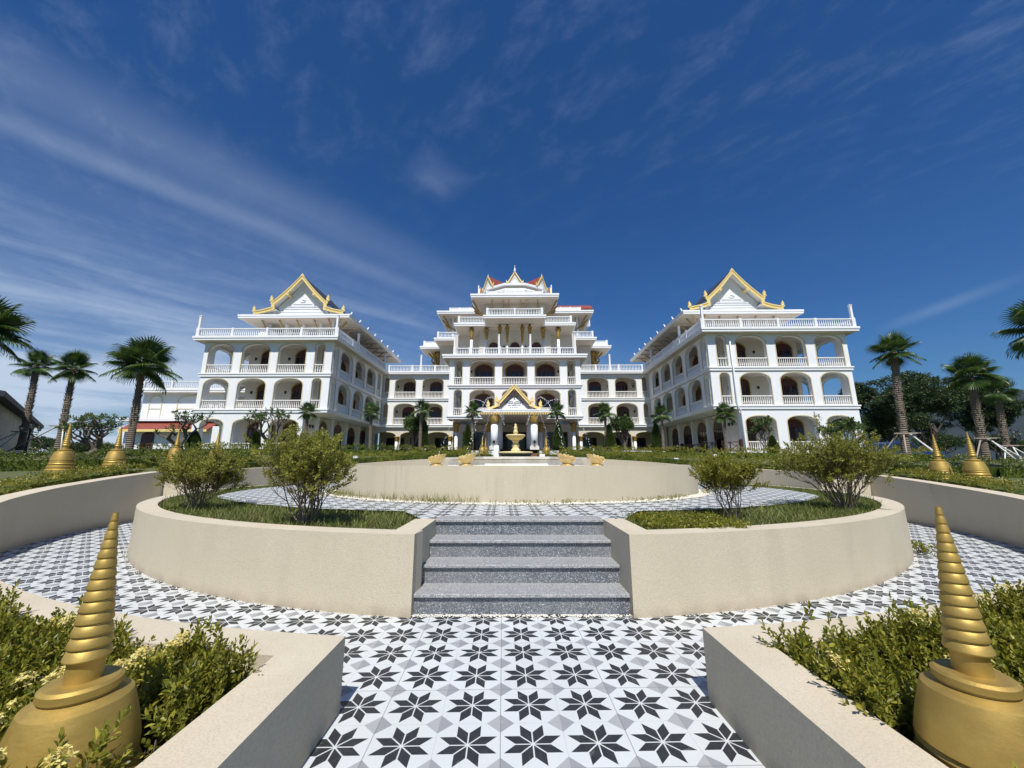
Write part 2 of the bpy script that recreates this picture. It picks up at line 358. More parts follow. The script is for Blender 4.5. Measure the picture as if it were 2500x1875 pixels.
simple('stone_old',(.42,.41,.39),.95,0,.4,1.6,.6)
simple('car_blue',(.018,.06,.19),.22,.35,.05,2)
simple('tyre',(.02,.02,.02),.8,0,.1,5)
simple('brick_steps',(.20,.085,.06),.8,0,.3,9)
simple('plastic_wrap',(.6,.62,.66),.25,0,.15,8)
t=NT('water'); t.col((.9,.93,.96)).rough(.1); t.b.inputs['Transmission Weight'].default_value=.35; t.b.inputs['IOR'].default_value=1.33
simple('ink',(.05,.045,.04),.6,0,.1,5)
# ---------------------------------------------------------------- leaves and plants
def unit(v_): return v_/np.maximum(np.linalg.norm(v_,axis=-1,keepdims=True),1e-9)
def leafarr(P_,D,L,Wd,fold=.25,six=True,up=None,droop=0.):
    """leaf blades at points P_ (N,3) pointing along D"""
    N=len(P_); D=unit(D); up=np.tile([0,0,1.],(N,1)) if up is None else up
    up=up+rng.normal(0,.35,(N,3)); sd_=unit(np.cross(D,up)); nr=np.cross(sd_,D)
    L=np.broadcast_to(np.asarray(L,float),(N,))[:,None]; Wd=np.broadcast_to(np.asarray(Wd,float),(N,))[:,None]
    tip=P_+D*L-np.array([0,0,1.])*L*droop
    if six:
        a=P_+D*L*.35; b=P_+D*L*.7-np.array([0,0,1.])*L*droop*.5; f=nr*Wd*fold
        V=np.stack([P_,a+sd_*Wd*.5+f,b+sd_*Wd*.42+f,tip,b-sd_*Wd*.42+f,a-sd_*Wd*.5+f],1)
        q=np.array([[0,1,2,3],[0,3,4,5]])
    else:
        a=P_+D*L*.5
        V=np.stack([P_,a+sd_*Wd*.5+nr*Wd*fold,tip,a-sd_*Wd*.5+nr*Wd*fold],1); q=np.array([[0,1,2,3]])
    k=V.shape[1]; Fc=(q[None]+ (np.arange(N)*k)[:,None,None]).reshape(-1,4)
    return V.reshape(-1,3),Fc
def merge(parts):
    Vs=[];Fs=[];o=0
    for V,Fc in parts: Vs.append(V); Fs.append(Fc+o); o+=len(V)
    return np.concatenate(Vs),np.concatenate(Fs)
def shoots(base,dirs,n=7,L=.045,Wd=.017,step=.012,six=True,spread=.9):
    """whorls of leaves along short shoots"""
    base=np.asarray(base);dirs=unit(np.asarray(dirs)); N=len(base); parts=[]
    x=unit(np.cross(dirs,rng.normal(0,1,(N,3)))); y=np.cross(dirs,x)
    for i in range(n):
        t_=i/(n-1+1e-6); ang=i*2.4+rng.uniform(0,.6,N)
        out=x*np.cos(ang)[:,None]+y*np.sin(ang)[:,None]
        sp_=spread*(1-t_*.75); D=unit(out*sp_+dirs*(1-sp_*.55)); Pp=base+dirs*(step*i)
        parts.append(leafarr(Pp,D,L*(1-.35*t_)*rng.uniform(.75,1.2,N),Wd*(1-.25*t_),.22,six,up=dirs))
    return merge(parts)
# ================================================================ SETTING
CXc,CYc=.12,10.8
PYc,PR=11.3,7.75      # centre and outer radius of the planter drum
def G(x,y):
    p=[(-60,-.05),(3.5,-.05),(5.5,.50),(8,.76),(10,.92),(13,1.0),(16.7,1.2),(19,1.48),(26,1.9),(33,2.25),(9000,2.25)]
    for i in range(len(p)-1):
        if p[i][0]<=y<=p[i+1][0]:
            z=p[i][1]+(p[i+1][1]-p[i][1])*(y-p[i][0])/(p[i+1][0]-p[i][0]); break
    else: z=-.05
    if y>4:
        d=min(1,max(0,(abs(x)-6)/6)); z+= (.14 if x<0 else -.04)*d*min(1,(y-4)/3)
    z=min(z,2.26)
    cap=1.5 if x>0 else 2.05
    if x>15.: z=min(z,2.3+(cap-2.3)*min(1,(x-15)/7)) if not (17<x<34 and y>33.5) else min(z,1.75)
    if x<-15: z=min(z,2.3+(cap-2.3)*min(1,(-x-15)/7))
    return z
radii=[9.12,9.6,10.2,11,12,13.5,15,17,19,21.5,24,27,30,34,39,45,55,70,95,140,220,400,800,1600,3500,7000]
V=[];Fc=[];NA=96
for i,r in enumerate(radii):
    for k in range(NA):
        a=2*PI*k/NA; x=CXc+r*math.cos(a); y=CYc+r*math.sin(a); V.append((x,y,G(x,y)))
for i in range(len(radii)-1):
    for k in range(NA): Fc.append((i*NA+k,(i+1)*NA+k,(i+1)*NA+(k+1)%NA,i*NA+(k+1)%NA))
tag(npmesh('ground',V,Fc,M['ground_green'],smooth=True),'green planted ground rising gently from the sunken garden to the hotel','ground',kind='structure')
# paved floors
def sheet(name,poly,z,mat,lab):
    return tag(npmesh(name,[(x,y,z) for x,y in poly],[np.array([list(range(len(poly)))])],mat),lab,name.replace('_',' '),kind='structure')
circ=lambda r,n=96,a0=0,a1=2*PI,cx=CXc,cy=CYc:[(cx+r*math.cos(a0+(a1-a0)*k/n),cy+r*math.sin(a0+(a1-a0)*k/n)) for k in range(n+(0 if abs(a1-a0)>6.28 else 1))]
sheet('path',circ(9.3),0,M['star_tile'],'black and white star patterned cement tile path round the low planter')
sheet('walkway',[(-1.1,-12),(1.4,-12),(1.4,3),(-1.1,3)],.004,M['star_tile'],'black and white star patterned tile walkway leading to the granite steps')
tile_poly=[]
for k in range(72):
    a=2*PI*k/72; r=6.8
    d=abs(((a+PI/2)+PI)%(2*PI)-PI)      # angle from the front
    if d<R(60): r=6.8-.95*(1-d/R(60))**.8
    if d<R(11): r=6.72
    tile_poly.append((CXc+r*math.cos(a),PYc+r*math.sin(a)))
sheet('plaza',tile_poly,.655,M['star_tile'],'star patterned tile floor of the raised round plaza')
# far hills on the right
def ridge(name,pts,dist,zbase,mat,lab,seed=1):
    V=[];Fc=[];r_=random.Random(seed);n=len(pts)
    fine=[]
    for i in range(n-1):
        for k in range(14):
            t_=k/14; fine.append((pts[i][0]+(pts[i+1][0]-pts[i][0])*t_,pts[i][1]+(pts[i+1][1]-pts[i][1])*t_))
    fine.append(pts[-1]); rows=9
    for j in range(rows):
        q=j/(rows-1)
        for i,(px_,py_) in enumerate(fine):
            x,z=at(px_,py_,dist); sc=1+.0*q
            hgt=(z-zbase)*(1-q)**1.15; dd=dist-q*dist*.33
            nz=(r_.random()-.5)*(18 if j else 5)+math.sin(i*.7+j)*6*(q>0)
            V.append((x*(dd/dist)**.5,dd+math.sin(i*.9+j*1.3)*15,max(zbase-2,zbase+hgt+nz*(1-q)*(1.5 if j else .6))))
    m=len(fine)
    for j in range(rows-1):
        for i in range(m-1): Fc.append((j*m+i,(j+1)*m+i,(j+1)*m+i+1,j*m+i+1))
    return tag(npmesh(name,V,Fc,mat,smooth=True),lab,'hills',kind='structure')
ridge('hills',[(1990,1118),(2090,1080),(2160,1040),(2230,1005),(2290,985),(2350,975),(2420,962),(2480,953),(2560,948),(2700,920),(3000,905),(3500,960)],1500,1.5,M['hill'],'dark forested mountainside rising behind the trees on the right')
# ================================================================ GARDEN WALLS
def arcwall(name,cx,cy,r0,r1,a0,a1,ztop,zbot,lab,cat='wall',n=64,mats=None,caps=True):
    """ring segment; ztop may be a function of (x,y)"""
    zt=ztop if callable(ztop) else (lambda x,y:ztop)
    V=[];Fc=[];mi=[]
    full=abs(a1-a0)>6.27
    for k in range(n+1):
        a=a0+(a1-a0)*k/n; c_,s_2=math.cos(a),math.sin(a)
        for r in (r0,r1):
            x,y=cx+r*c_,cy+r*s_2; xm,ym=cx+r0*c_,cy+r0*s_2
            z=zt(xm,ym)
            V+= [(x,y,zbot),(x,y,z)]
    for k in range(n):
        b=4*k;e=b+4     # 0 in-bot 1 in-top 2 out-bot 3 out-top
        Fc+=[(b,e,e+1,b+1),(b+2,b+3,e+3,e+2),(b+1,e+1,e+3,b+3)]; mi+=[0,0,1]
    if not full: Fc+=[(0,1,3,2),(4*n,4*n+2,4*n+3,4*n+1)]; mi+=[0,0]
    o=esplit(npmesh(name,V,Fc,mats or [M['render'],M['render_top']],midx=mi,smooth=True))
    return tag(o,lab,cat) if lab else o
WZ=lambda x,y:G(x,y)+.11+.08*max(0,min(1,(8-y)/2))
A=lambda deg:R(deg)
arcwall('retaining_wall',CXc,CYc,8.93,9.2,A(184),A(236),WZ,-.05,'curved beige retaining wall on the left side of the sunken ring path, in shade','wall')
arcwall('retaining_wall',CXc,CYc,8.93,9.2,A(-56),A(-4),WZ,-.05,'curved beige retaining wall on the right side of the sunken ring path, in shade','wall')
arcwall('retaining_wall',CXc,CYc,8.93,9.2,A(97),A(183.2),lambda x,y:WZ(x,y)-.02,-.05,'curved beige back wall left of the brick steps, dropping away from the fountain','wall')
arcwall('retaining_wall',CXc,CYc,8.93,9.2,A(-3.2),A(83),lambda x,y:WZ(x,y)-.02,-.05,'curved beige back wall right of the brick steps, dropping away from the fountain','wall')
# low cross walls closing the ring path at the sides
for sx,zt,lb in ((-1,1.10,'lit beige cross wall end behind the left bushy shrubs'),(1,.90,'lit beige cross wall end behind the right bushy shrub')):
    b=MB(); x0=CXc+sx*7.68; x1=CXc+sx*8.93; b.box(x0,x1,10.15,10.4,-.05,zt,0); o=b.build('cross_wall',M['render']); tag(o,lb,'wall')
for sx,x0,x1,y0,y1,lb in ((-1,-6.6,-4.9,15.2,15.5,'left'),(1,5.9,7.6,14.3,14.6,'right')):
    b=MB(); b.box(x0,x1,y0,y1,.3,.72,0); tag(b.build('path_step',M['render_top'],bevel=.01),f'pale low step block against the back wall on the {lb}','step')
# planter drum: wall with gap for the steps
half=math.asin(.98/PR)
SW=.935; SX=.085      # stair half width and centre
def drum(name,sgn,lab):
    # outline in angle from the steps corner round to the back
    a_s=-PI/2+sgn*half*1.0
    V=[]; n=90; seg=[]
    for k in range(n+1):
        a=-PI/2+sgn*(half+(PI-half)*k/n); seg.append(a)
    Fc=[];mi=[]
    for a in seg:
        for r in ((PR-.24),PR):
            x,y=CXc+r*math.cos(a),PYc+r*math.sin(a); V+=[(x,y,-.05),(x,y,.66)]
    for k in range(n):
        b=4*k;e=b+4
        q=[(b,e,e+1,b+1),(b+2,b+3,e+3,e+2),(b+1,e+1,e+3,b+3)]
        Fc+=q; mi+=[0,0,1]
    Fc+=[(0,1,3,2)]; mi+=[0]
    # cheek along the steps
    b0=len(V); x0=SX+sgn*SW; x1=SX+sgn*(SW+.24); y0=PYc-math.sqrt(PR**2-(x0-CXc)**2); y1=4.62
    yo=PYc-math.sqrt(PR**2-(x1-CXc)**2)
    P4=[(x0,y0-.004),(x1,yo-.004),(x1,y1),(x0,y1)]
    V+=[(x,y,-.05) for x,y in P4]+[(x,y,.663) for x,y in P4]
    Fc+=[(b0,b0+1,b0+5,b0+4),(b0+1,b0+2,b0+6,b0+5),(b0+2,b0+3,b0+7,b0+6),(b0+3,b0,b0+4,b0+7),(b0+4,b0+5,b0+6,b0+7)]; mi+=[0,0,0,0,1]
    return tag(esplit(npmesh(name,V,Fc,[M['render'],M['render_top']],midx=mi,smooth=True)),lab,'planter')
drum('planter_wall',-1,'low curved beige planter wall left of the granite steps, holding grass and two shrubs')
drum('planter_wall',1,'low curved beige planter wall right of the granite steps, holding grass and two shrubs')
# soil in the drum
V=[];Fc=[];n=120
for k in range(n+1):
    a=-PI/2+half*1.5+(2*PI-3*half)*k/n
    for r in (5.6,(PR-.23)): V.append((CXc+r*math.cos(a),PYc+r*math.sin(a),.60))
for k in range(n): Fc.append((2*k,2*k+1,2*k+3,2*k+2))
tag(npmesh('planter_soil',V,Fc,M['soil']),'brown soil of the round planter under the grass','soil',kind='structure')
sheet('plaza_base',circ(6.2,cy=PYc),.52,M['render'],'bed under the raised plaza')
# granite steps
t=empty('granite_steps',(SX,3.66,0)); tag(t,'four speckled grey granite steps rising between the two planters','steps')
for i in range(4):
    z=.166*(i+1); y=.03+.3*i
    b=MB(); b.box(-SW,SW,y,y+.3,0 if i==0 else z-.17,z-.03); b.build('riser',M['granite'],t)
    b=MB(); b.box(-SW+.001,SW-.001,y-.028,y+.31,z-.03,z); b.build('tread',M['granite_tread'],t,bevel=.006)
# terrace drum with fountain
V=[];Fc=[]
arcwall('terrace_wall',CXc,CYc,3.9,4.42,0,2*PI,1.245,.5,'round beige terrace wall below the fountain, stained by drips','wall',n=96)
sheet('terrace_floor',circ(3.92),1.235,M['basin'],'pale worn floor of the round fountain terrace')
# foreground planters
def fgplanter(sgn,xc,yc,lab):
    """walls: along walkway (x=xc) and along ring"""
    w=.25; b=MB(); r=8.5; pts_o=[(xc,-6)];pts_i=[(xc+sgn*w,-6)]
    a0=math.atan2(yc-CYc,xc-CXc); a1=A(-90)+sgn*A(38)
    n=30
    rr=math.hypot(xc-CXc,yc-CYc)
    for k in range(n+1):
        a=a0+(a1-a0)*k/n; pts_o.append((CXc+rr*math.cos(a),CYc+rr*math.sin(a)))
    for k in range(n+1):
        a=a0+(a1-a0)*k/n; x,y=CXc+(rr+w)*math.cos(a),CYc+(rr+w)*math.sin(a)
        if k==0 or (x-(xc+sgn*w))*sgn<0.01: x,y=xc+sgn*w,CYc-math.sqrt((rr+w)**2-(xc+sgn*w-CXc)**2)
        pts_i.append((x,y))
    V=[];Fc=[];mi=[]
    for (xo,yo),(xi,yi) in zip(pts_o,pts_i): V+=[(xo,yo,-.05),(xo,yo,.36),(xi,yi,-.05),(xi,yi,.36)]
    for k in range(len(pts_o)-1):
        q=4*k;e=q+4
        Fc+=[(q,q+1,e+1,e),(q+2,e+2,e+3,q+3),(q+1,q+3,e+3,e+1)]; mi+=[0,0,1]
    e=4*(len(pts_o)-1); Fc+=[(0,2,3,1),(e,e+1,e+3,e+2)]; mi+=[0,0]
    o=npmesh('planter_wall',V,Fc,[M['render'],M['render_top']],midx=mi); o.data.validate()
    tag(o,lab,'planter')
    ip=[p for p in pts_i]
    far=(ip[-1][0]+sgn*1.5,-6)
    poly=[(x,y,.13) for x,y in ip]+[(far[0],far[1],.13)]
    npmesh('planting_bed',poly,[np.array([list(range(len(poly)))])],M['soil'])
    tag(bpy.data.objects['planting_bed' if sgn<0 else 'planting_bed.001'],'bare brown soil bed under the foreground hedge','soil',kind='structure')
    return ip
ipL=fgplanter(-1,-.89,2.32,'beige cornered planter wall in the left foreground, filled with yellow flowering shrubs')
ipR=fgplanter(1,1.07,2.43,'beige cornered planter wall in the right foreground, filled with green shrubs')
# ================================================================ STUPAS
def stupa_mesh():
    p=MB(); # bell, from the ground up
    prof=[(.0,0),(.345,0),(.33,.06),(.325,.075),(.325,.16),(.30,.175),(.29,.18),(.305,.20),(.30,.225),(.275,.235),(.268,.24),(.28,.25),(.285,.268),(.272,.285),(.262,.288),(.266,.30),(.268,.315),(.255,.325)]
    prof+=[(.268,.335),(.256,.375),(.240,.42),(.222,.46),(.211,.486),(.207,.493),(.146,.511),(.146,.518),(.158,.520),(.158,.541),(.142,.549),(.0,.551)]
    prof=[(r*.64,z) for r,z in prof]
    p.lathe(prof,n=40)
    return p
def make_stupa(name='golden_stupa'):
    t=empty(name)
    p=stupa_mesh(); esplit(p.build('bell',M['gold'],t))
    q=MB(); q.lathe([(.0,.53),(.048,.532),(.046,.60),(.049,.612),(.0,.612)],n=32); esplit(q.build('neck',M['gold'],t))
    q=MB(); prof=[(.0,.610)]; z=.612; n=14; H_=.46
    for i in range(n):
        f=i/(n-1); h=H_/n*(1.12-.24*f); r=.050*(1-f)**1.0+.0105
        r2=r*.90-.002
        prof+=[(r*.84,z),(r*.84,z+h*.05),(r*.98,z+h*.09),(r*1.0,z+h*.2),(r2*1.03,z+h*.80),(r2*.95,z+h*.91),(r*.82,z+h*.98),(r*.82,z+h)]; z+=h
    prof+=[(.0,z)]; q.lathe(prof,n=32); esplit(q.build('spire',M['gold'],t))
    return t
st0=make_stupa(); first=True
def place_stupa(x,y,z,s,label,group='golden stupas among the hedges',rz=0):
    global first
    o=st0 if first else copy_tree(st0); first=False
    o.location=(x,y,z); o.scale=(s,s,s); o.rotation_euler=(0,0,rz)
    return tag(o,label,'stupa',group)
place_stupa(-1.405,1.45,.02,1.0,'large gold stupa in the left foreground planter')
place_stupa(1.515,1.45,.04,1.0,'large gold stupa in the right foreground planter beside the wall',rz=1)
place_stupa(-10.16,9.0,.97,1.17,'gold stupa nearest the left edge behind the hedge, beside the braced palm',rz=2)
place_stupa(-10.32,10.35,1.02,1.17,'gold stupa in front of the bare frangipani on the left',rz=3)
place_stupa(-11.2,13.2,1.25,1.1,'small gold stupa left of the dark cypress by the left wing',rz=4)
place_stupa(-10.0,13.4,1.22,1.1,'small gold stupa before the first white ground arch of the left wing',rz=5)
place_stupa(10.6,9.9,.74,1.2,'gold stupa right of the first braced palm on the right',rz=.5)
place_stupa(10.6,9.15,.73,1.2,'gold stupa nearest the right edge, behind the right ring hedge',rz=.8)
place_stupa(-1.62,21.6,1.62,1.15,'gold stupa just left of the portico pillar, the front one of its pair')
place_stupa(-1.62,24.2,1.75,1.1,'gold stupa just left of the portico pillar, the rear one of its pair')
place_stupa(1.88,21.6,1.62,1.15,'gold stupa just right of the portico pillar, the front one of its pair')
place_stupa(2.05,24.2,1.75,1.1,'gold stupa just right of the portico pillar, the rear one of its pair')
# ================================================================ FOREGROUND SHRUBS
def inpoly(x,y,poly):
    c_=False;n=len(poly);j=n-1
    for i in range(n):
        xi,yi=poly[i][:2];xj,yj=poly[j][:2]
        if (yi>y)!=(yj>y) and x<(xj-xi)*(y-yi)/(yj-yi)+xi: c_=not c_
        j=i
    return c_
def flowerheads(C_,s=1.0,nper=26):
    """dense heads of small four petalled flowers"""
    P_=[];D=[]
    for c_ in C_:
        k=rng.integers(nper-8,nper+8); dd=unit(rng.normal(0,1,(k,3))+np.array([0,0,1.1])); pp=c_+dd*.024*s*rng.uniform(.6,1.2,(k,1))
        for q in range(4):
            a=q*PI/2+rng.uniform(0,.5); ref=unit(np.cross(dd,np.array([.3,.2,.9]))); o_=np.cross(dd,ref)
            P_.append(pp); D.append(ref*math.cos(a)+o_*math.sin(a)+dd*.35)
    P_=np.concatenate(P_);D=np.concatenate(D)
    return leafarr(P_,D,.0125*s,.0070*s,.1,False)
def fgshrub(sgn,poly,stc,label,seed,nfl,hgt,hole):
    global rng; rng=np.random.default_rng(seed)
    pts=[];tops=[]
    xs=[p[0] for p in poly]; cnt=0
    cand=[]
    for _ in range(160000):
        x=rng.uniform(1.1,4.6)*sgn; y=rng.uniform(.25,4.2)
        if not inpoly(x,y,poly): continue
        d=math.hypot(x-stc[0],y-stc[1])
        if d<.235: continue
        if hole(x,y): continue
        if y>1.0+abs(x)*1.05 or y<abs(x)*.55-.45: continue
        cand.append((x,y))
        if len(cand)>=7000: break
    base=[];dirs=[];nl=[]
    cs=np.array(cand)
    bumps=.07*np.sin(cs[:,0]*7+seed)+.05*np.sin(cs[:,1]*9+cs[:,0]*4)
    H_=hgt(cs[:,0],cs[:,1])+bumps+rng.normal(0,.035,len(cs))
    tall=rng.uniform(0,1,len(cs))<.018; H_=H_+tall*rng.uniform(.05,.14,len(cs))
    P_=np.column_stack([cs,np.zeros(len(cs))+H_])
    lean=rng.normal(0,.30,(len(cs),3)); lean[:,2]=1
    layers=[]
    for lay,(dz,n,L) in enumerate(((0,10,.037),(.055,9,.038),(.11,8,.038))):
        Q=P_-np.array([0,0,dz])+np.column_stack([rng.normal(0,.02,len(cs)),rng.normal(0,.02,len(cs)),np.zeros(len(cs))])
        ll=lean.copy(); ll[:,:2]*=1+lay*1.1
        layers.append(shoots(Q,ll,n,L*rng.uniform(.8,1.2,len(cs)),.0155,.0085,True,1.05))
    V,Fc=merge(layers)
    t=empty('ixora_hedge',(0,0,0)); tag(t,label,'hedge')
    npmesh('foliage',V,Fc,M['ixora'],t)
    b=MB()
    for i in range(0,len(cs),4):
        x,y=cs[i]; b.tube([(x+rng.normal(0,.03),y+rng.normal(0,.03),.1),(x,y,H_[i]-.02)],[.005,.0028],4,cap=False)
    b.build('stems',M['twig'],t)
    # flowers
    idx=rng.permutation(len(cs)); out=[]
    for i in idx:
        x,y=cs[i]
        if nfl(x,y)>rng.uniform(0,1): out.append(P_[i]+np.array([0,0,.10 if not tall[i] else .13]))
        if len(out)>90: break
    if out:
        V,Fc=flowerheads(out,1.25); npmesh('flowers',V,Fc,M['flower'],t)
    return t
polyL=[(x-.01,y-.02) for x,y in ipL]+[(-7.5,4.5),(-7.5,-.2),(-1.16,-.2)]
fgshrub(-1,polyL,(-1.405,1.45),'yellow flowering green hedge plants filling the left foreground planter',11,
   lambda x,y:.06 if (x>-1.9 and y<2.15) else .014, lambda x,y:.34+.03*np.clip(-x-1.5,0,3),lambda x,y:(x>-1.45 and y>1.98) or x>-1.17)
polyR=[(x+.01,y-.02) for x,y in ipR]+[(8.0,4.5),(8.0,-.2),(1.33,-.2)]
fgshrub(1,polyR,(1.515,1.45),'dense green shrub mass in the right foreground planter around the stupa',12,
   lambda x,y:.008, lambda x,y:.33+.02*np.clip(x-1.5,0,3),lambda x,y:x<1.28)
# ================================================================ GRASS, WEEDS, PEBBLES
rng=np.random.default_rng(3)
def blades(N,posf,L,Wd,lean=.5,droop=.25):
    P_=posf(N); D=rng.normal(0,lean,(len(P_),3)); D[:,2]=1
    return leafarr(P_,D,L*rng.uniform(.5,1.3,len(P_)),Wd,.1,False)
def annpos(r0,r1,a0,a1,z,cy=None):
    cy=CYc if cy is None else cy
    def f(N):
        a=rng.uniform(a0,a1,N); r=np.sqrt(rng.uniform(r0*r0,r1*r1,N)); return np.column_stack([CXc+r*np.cos(a),cy+r*np.sin(a),np.full(N,z)])
    return f
def grass_bed(sgn):
    parts=[]
    def pos(N):
        a=-PI/2+sgn*rng.uniform(half*1.06,2.4,N)
        d=np.abs(a+PI/2); rin=np.where(d<R(60),6.8-.92*(1-d/R(60))**.8,6.82)-.02
        rin=np.where(d<half*1.9,6.35,rin)
        r=np.sqrt(rng.uniform(0,1,N)*((PR-.25)**2-rin**2)+rin**2)
        P_=np.column_stack([CXc+r*np.cos(a),PYc+r*np.sin(a),np.full(N,.60)])
        x=P_[:,0]-SX
        keep=(np.abs(x)>SW+.25)
        clump=np.sin(P_[:,0]*5.1)*np.cos(P_[:,1]*4.3)+rng.normal(0,.5,N)
        return P_[keep&(clump>-1.1)]
    parts.append(blades(36000,pos,.088,.0085,.75))
    parts.append(blades(1500,pos,.18,.007,.5))
    V,Fc=merge(parts)
    o=npmesh('grass',V,Fc,M['grass']); tag(o,('rough grass in the left planter' if sgn<0 else 'rough grass in the right planter'),'grass',kind='stuff')
grass_bed(-1); grass_bed(1)
# lush low weeds at the right planter corner
P_=np.column_stack([rng.uniform(1.35,2.3,900),rng.uniform(3.95,4.75,900),rng.uniform(.62,.70,900)])
D=rng.normal(0,.7,(900,3)); D[:,2]=1
V,Fc=shoots(P_,D,5,.036,.02,.008,False,1.1); tag(npmesh('ground_cover',V,Fc,M['ixora']),'bright leafy ground cover at the corner of the right planter','ground cover',kind='stuff')
# pebbles
def pebbles(name,N,posf,lab,s=.016):
    b=MB(); ico=[(0,0,1),(.9,0,.2),(.28,.85,.2),(-.73,.52,.2),(-.73,-.52,.2),(.28,-.85,.2),(0,0,-.5)]
    fs=[(0,1,2),(0,2,3),(0,3,4),(0,4,5),(0,5,1),(6,2,1),(6,3,2),(6,4,3),(6,5,4),(6,1,5)]
    P_=posf(N)
    for p in P_:
        k=s*rng.uniform(.5,1.3); a=rng.uniform(0,6.28); ca,sa=math.cos(a),math.sin(a); kx,ky,kz=k*rng.uniform(.8,1.5),k*rng.uniform(.7,1.1),k*rng.uniform(.5,.9)
        b.add([(p[0]+(x*kx*ca-y*ky*sa),p[1]+(x*kx*sa+y*ky*ca),p[2]+z*kz+kz*.3) for x,y,z in ico],fs,0,True)
    tag(b.build(name,M['pebble']),lab,'pebbles',kind='stuff')
pebbles('pebbles',2600,annpos(4.43,4.66,A(192),A(348),.664),'white pebble strip at the foot of the round terrace wall',.021)
pebbles('pebbles',420,lambda N:np.column_stack([rng.uniform(-.86,1.03,N),3.665-np.abs(rng.normal(0,.022,N))-.012,np.full(N,.003)]),'small white pebbles along the foot of the granite steps',.011)
pebbles('pebbles',520,annpos(PR+.01,PR+.05,A(196),A(262),.003,PYc),'gravel crumbs along the foot of the left planter wall',.007)
pebbles('pebbles',380,annpos(PR+.01,PR+.05,A(280),A(335),.003,PYc),'gravel crumbs along the foot of the right planter wall',.007)
P_=annpos(4.44,4.66,A(205),A(340),.67)(420); P_=P_[(np.sin(P_[:,0]*3.1)+rng.normal(0,.6,len(P_)))>-.2]
D=rng.normal(0,.6,(len(P_),3)); D[:,2]=1
V1=shoots(P_,D,5,.05,.014,.014,False,.9)
V2=blades(500,lambda N:annpos(4.44,4.62,A(215),A(262),.67)(N),.15,.006,.35)
V,Fc=merge([V1,V2]); tag(npmesh('weeds',V,Fc,M['weed']),'dry weeds sprouting along the foot of the terrace wall','weeds',kind='stuff')
# small weed between right planter and path
P_=np.column_stack([rng.normal(5.86,.05,50),rng.normal(5.95,.09,50),rng.uniform(.01,.12,50)]); D=rng.normal(0,.7,(50,3)); D[:,2]=1
V,Fc=shoots(P_,D,6,.05,.018,.012,True,1); tag(npmesh('weed_plant',V,Fc,M['ixora']),'small weed growing at the foot of the right planter wall by the path','weed')
# ================================================================ BUSHY SHRUBS IN THE DRUM
def shrub(x,y,z,h,w,seed,label,dense=1.0,leafm='bushleaf'):
    global rng; rng=np.random.default_rng(seed); r_=random.Random(seed)
    t=empty('shrub',(x,y,z)); tag(t,label,'shrub','shrubs in the round planter')
    b=MB(); tips=[];tdir=[];mids=[]
    def grow(p,d,L,r,lev):
        n=4; pts=[p];q=Vector(p);dd=Vector(d)
        for i in range(n):
            dd=(dd+Vector((r_.gauss(0,.14),r_.gauss(0,.14),.07))).normalized(); q=q+dd*L/n; pts.append(q.copy())
            if lev>=1 and i>0: mids.append((tuple(q),tuple(dd)))
        b.tube(pts,[r*(1-.5*i/n) for i in range(n+1)],5 if lev==0 else 3,cap=False)
        if lev==3 or L<.05: tips.append(tuple(q)); tdir.append(tuple(dd)); return
        for k in range(r_.choice((3,3,4)) if lev==0 else r_.choice((2,3,4))):
            v_=Vector((r_.gauss(0,1),r_.gauss(0,1),r_.gauss(.2,.5))).normalized()
            grow(tuple(pts[r_.choice((2,3,4))]),tuple((dd*1.0+v_*.75).normalized()),L*r_.uniform(.55,.85),r*.55,lev+1)
    ns=int(15*dense)
    for i in range(ns):
        a=2*PI*i/ns+r_.random()*.5; k=r_.random()**.6; 
        d=Vector((math.cos(a)*k*w/h*1.15,math.sin(a)*k*w/h*1.15,1)).normalized()
        grow((math.cos(a)*.05,math.sin(a)*.05,0),tuple(d),h*r_.uniform(.42,.52),.011*h,0)
    # fit to the size wanted
    P_=np.array(tips); zmax=np.percentile(P_[:,2],98); rr=np.percentile(np.hypot(P_[:,0],P_[:,1]),95); kz=h*.96/zmax; kr=w/rr
    b.v=[(q[0]*(1+(kr-1)*min(1,q[2]/h*2.2)),q[1]*(1+(kr-1)*min(1,q[2]/h*2.2)),q[2]*kz) for q in b.v]
    def fit(Q):
        Q=np.array(Q); f=1+(kr-1)*np.clip(Q[:,2:3]/h*2.2,0,1); return np.column_stack([Q[:,:2]*f,Q[:,2]*kz])
    b.build('stems',M['twig'],t)
    Pt=fit(tips); Dt=np.array(tdir)
    Pm=fit([m_[0] for m_ in mids]); Dm=np.array([m_[1] for m_ in mids])
    keep=(Pm[:,2]>h*.45)|(rng.uniform(0,1,len(Pm))<.25); Pm=Pm[keep];Dm=Dm[keep]
    jt=rng.normal(0,.022,Pt.shape); parts=[shoots(Pt,Dt,10,.048,.020,.008,False,1.1),shoots(Pt+jt,Dt+rng.normal(0,.5,Dt.shape),8,.044,.019,.008,False,1.1)]
    if len(Pm): parts.append(shoots(Pm,Dm,6,.040,.015,.006,False,1.1))
    V,Fc=merge(parts); npmesh('foliage',V,Fc,M[leafm],t)
    return t
shrub(-2.25,4.53,.60,1.02,.55,21,'largest rounded twiggy shrub standing in the grass just left of the steps',1.25)
shrub(-4.62,5.95,.60,.86,.52,22,'wide dense shrub at the far left end of the left planter',1.25)
shrub(2.72,5.05,.60,.74,.42,23,'small sparse open shrub in the grass right of the steps',.72,'ixora')
shrub(4.9,5.98,.60,1.10,.66,24,'large dense shrub at the right end of the right planter',1.35)
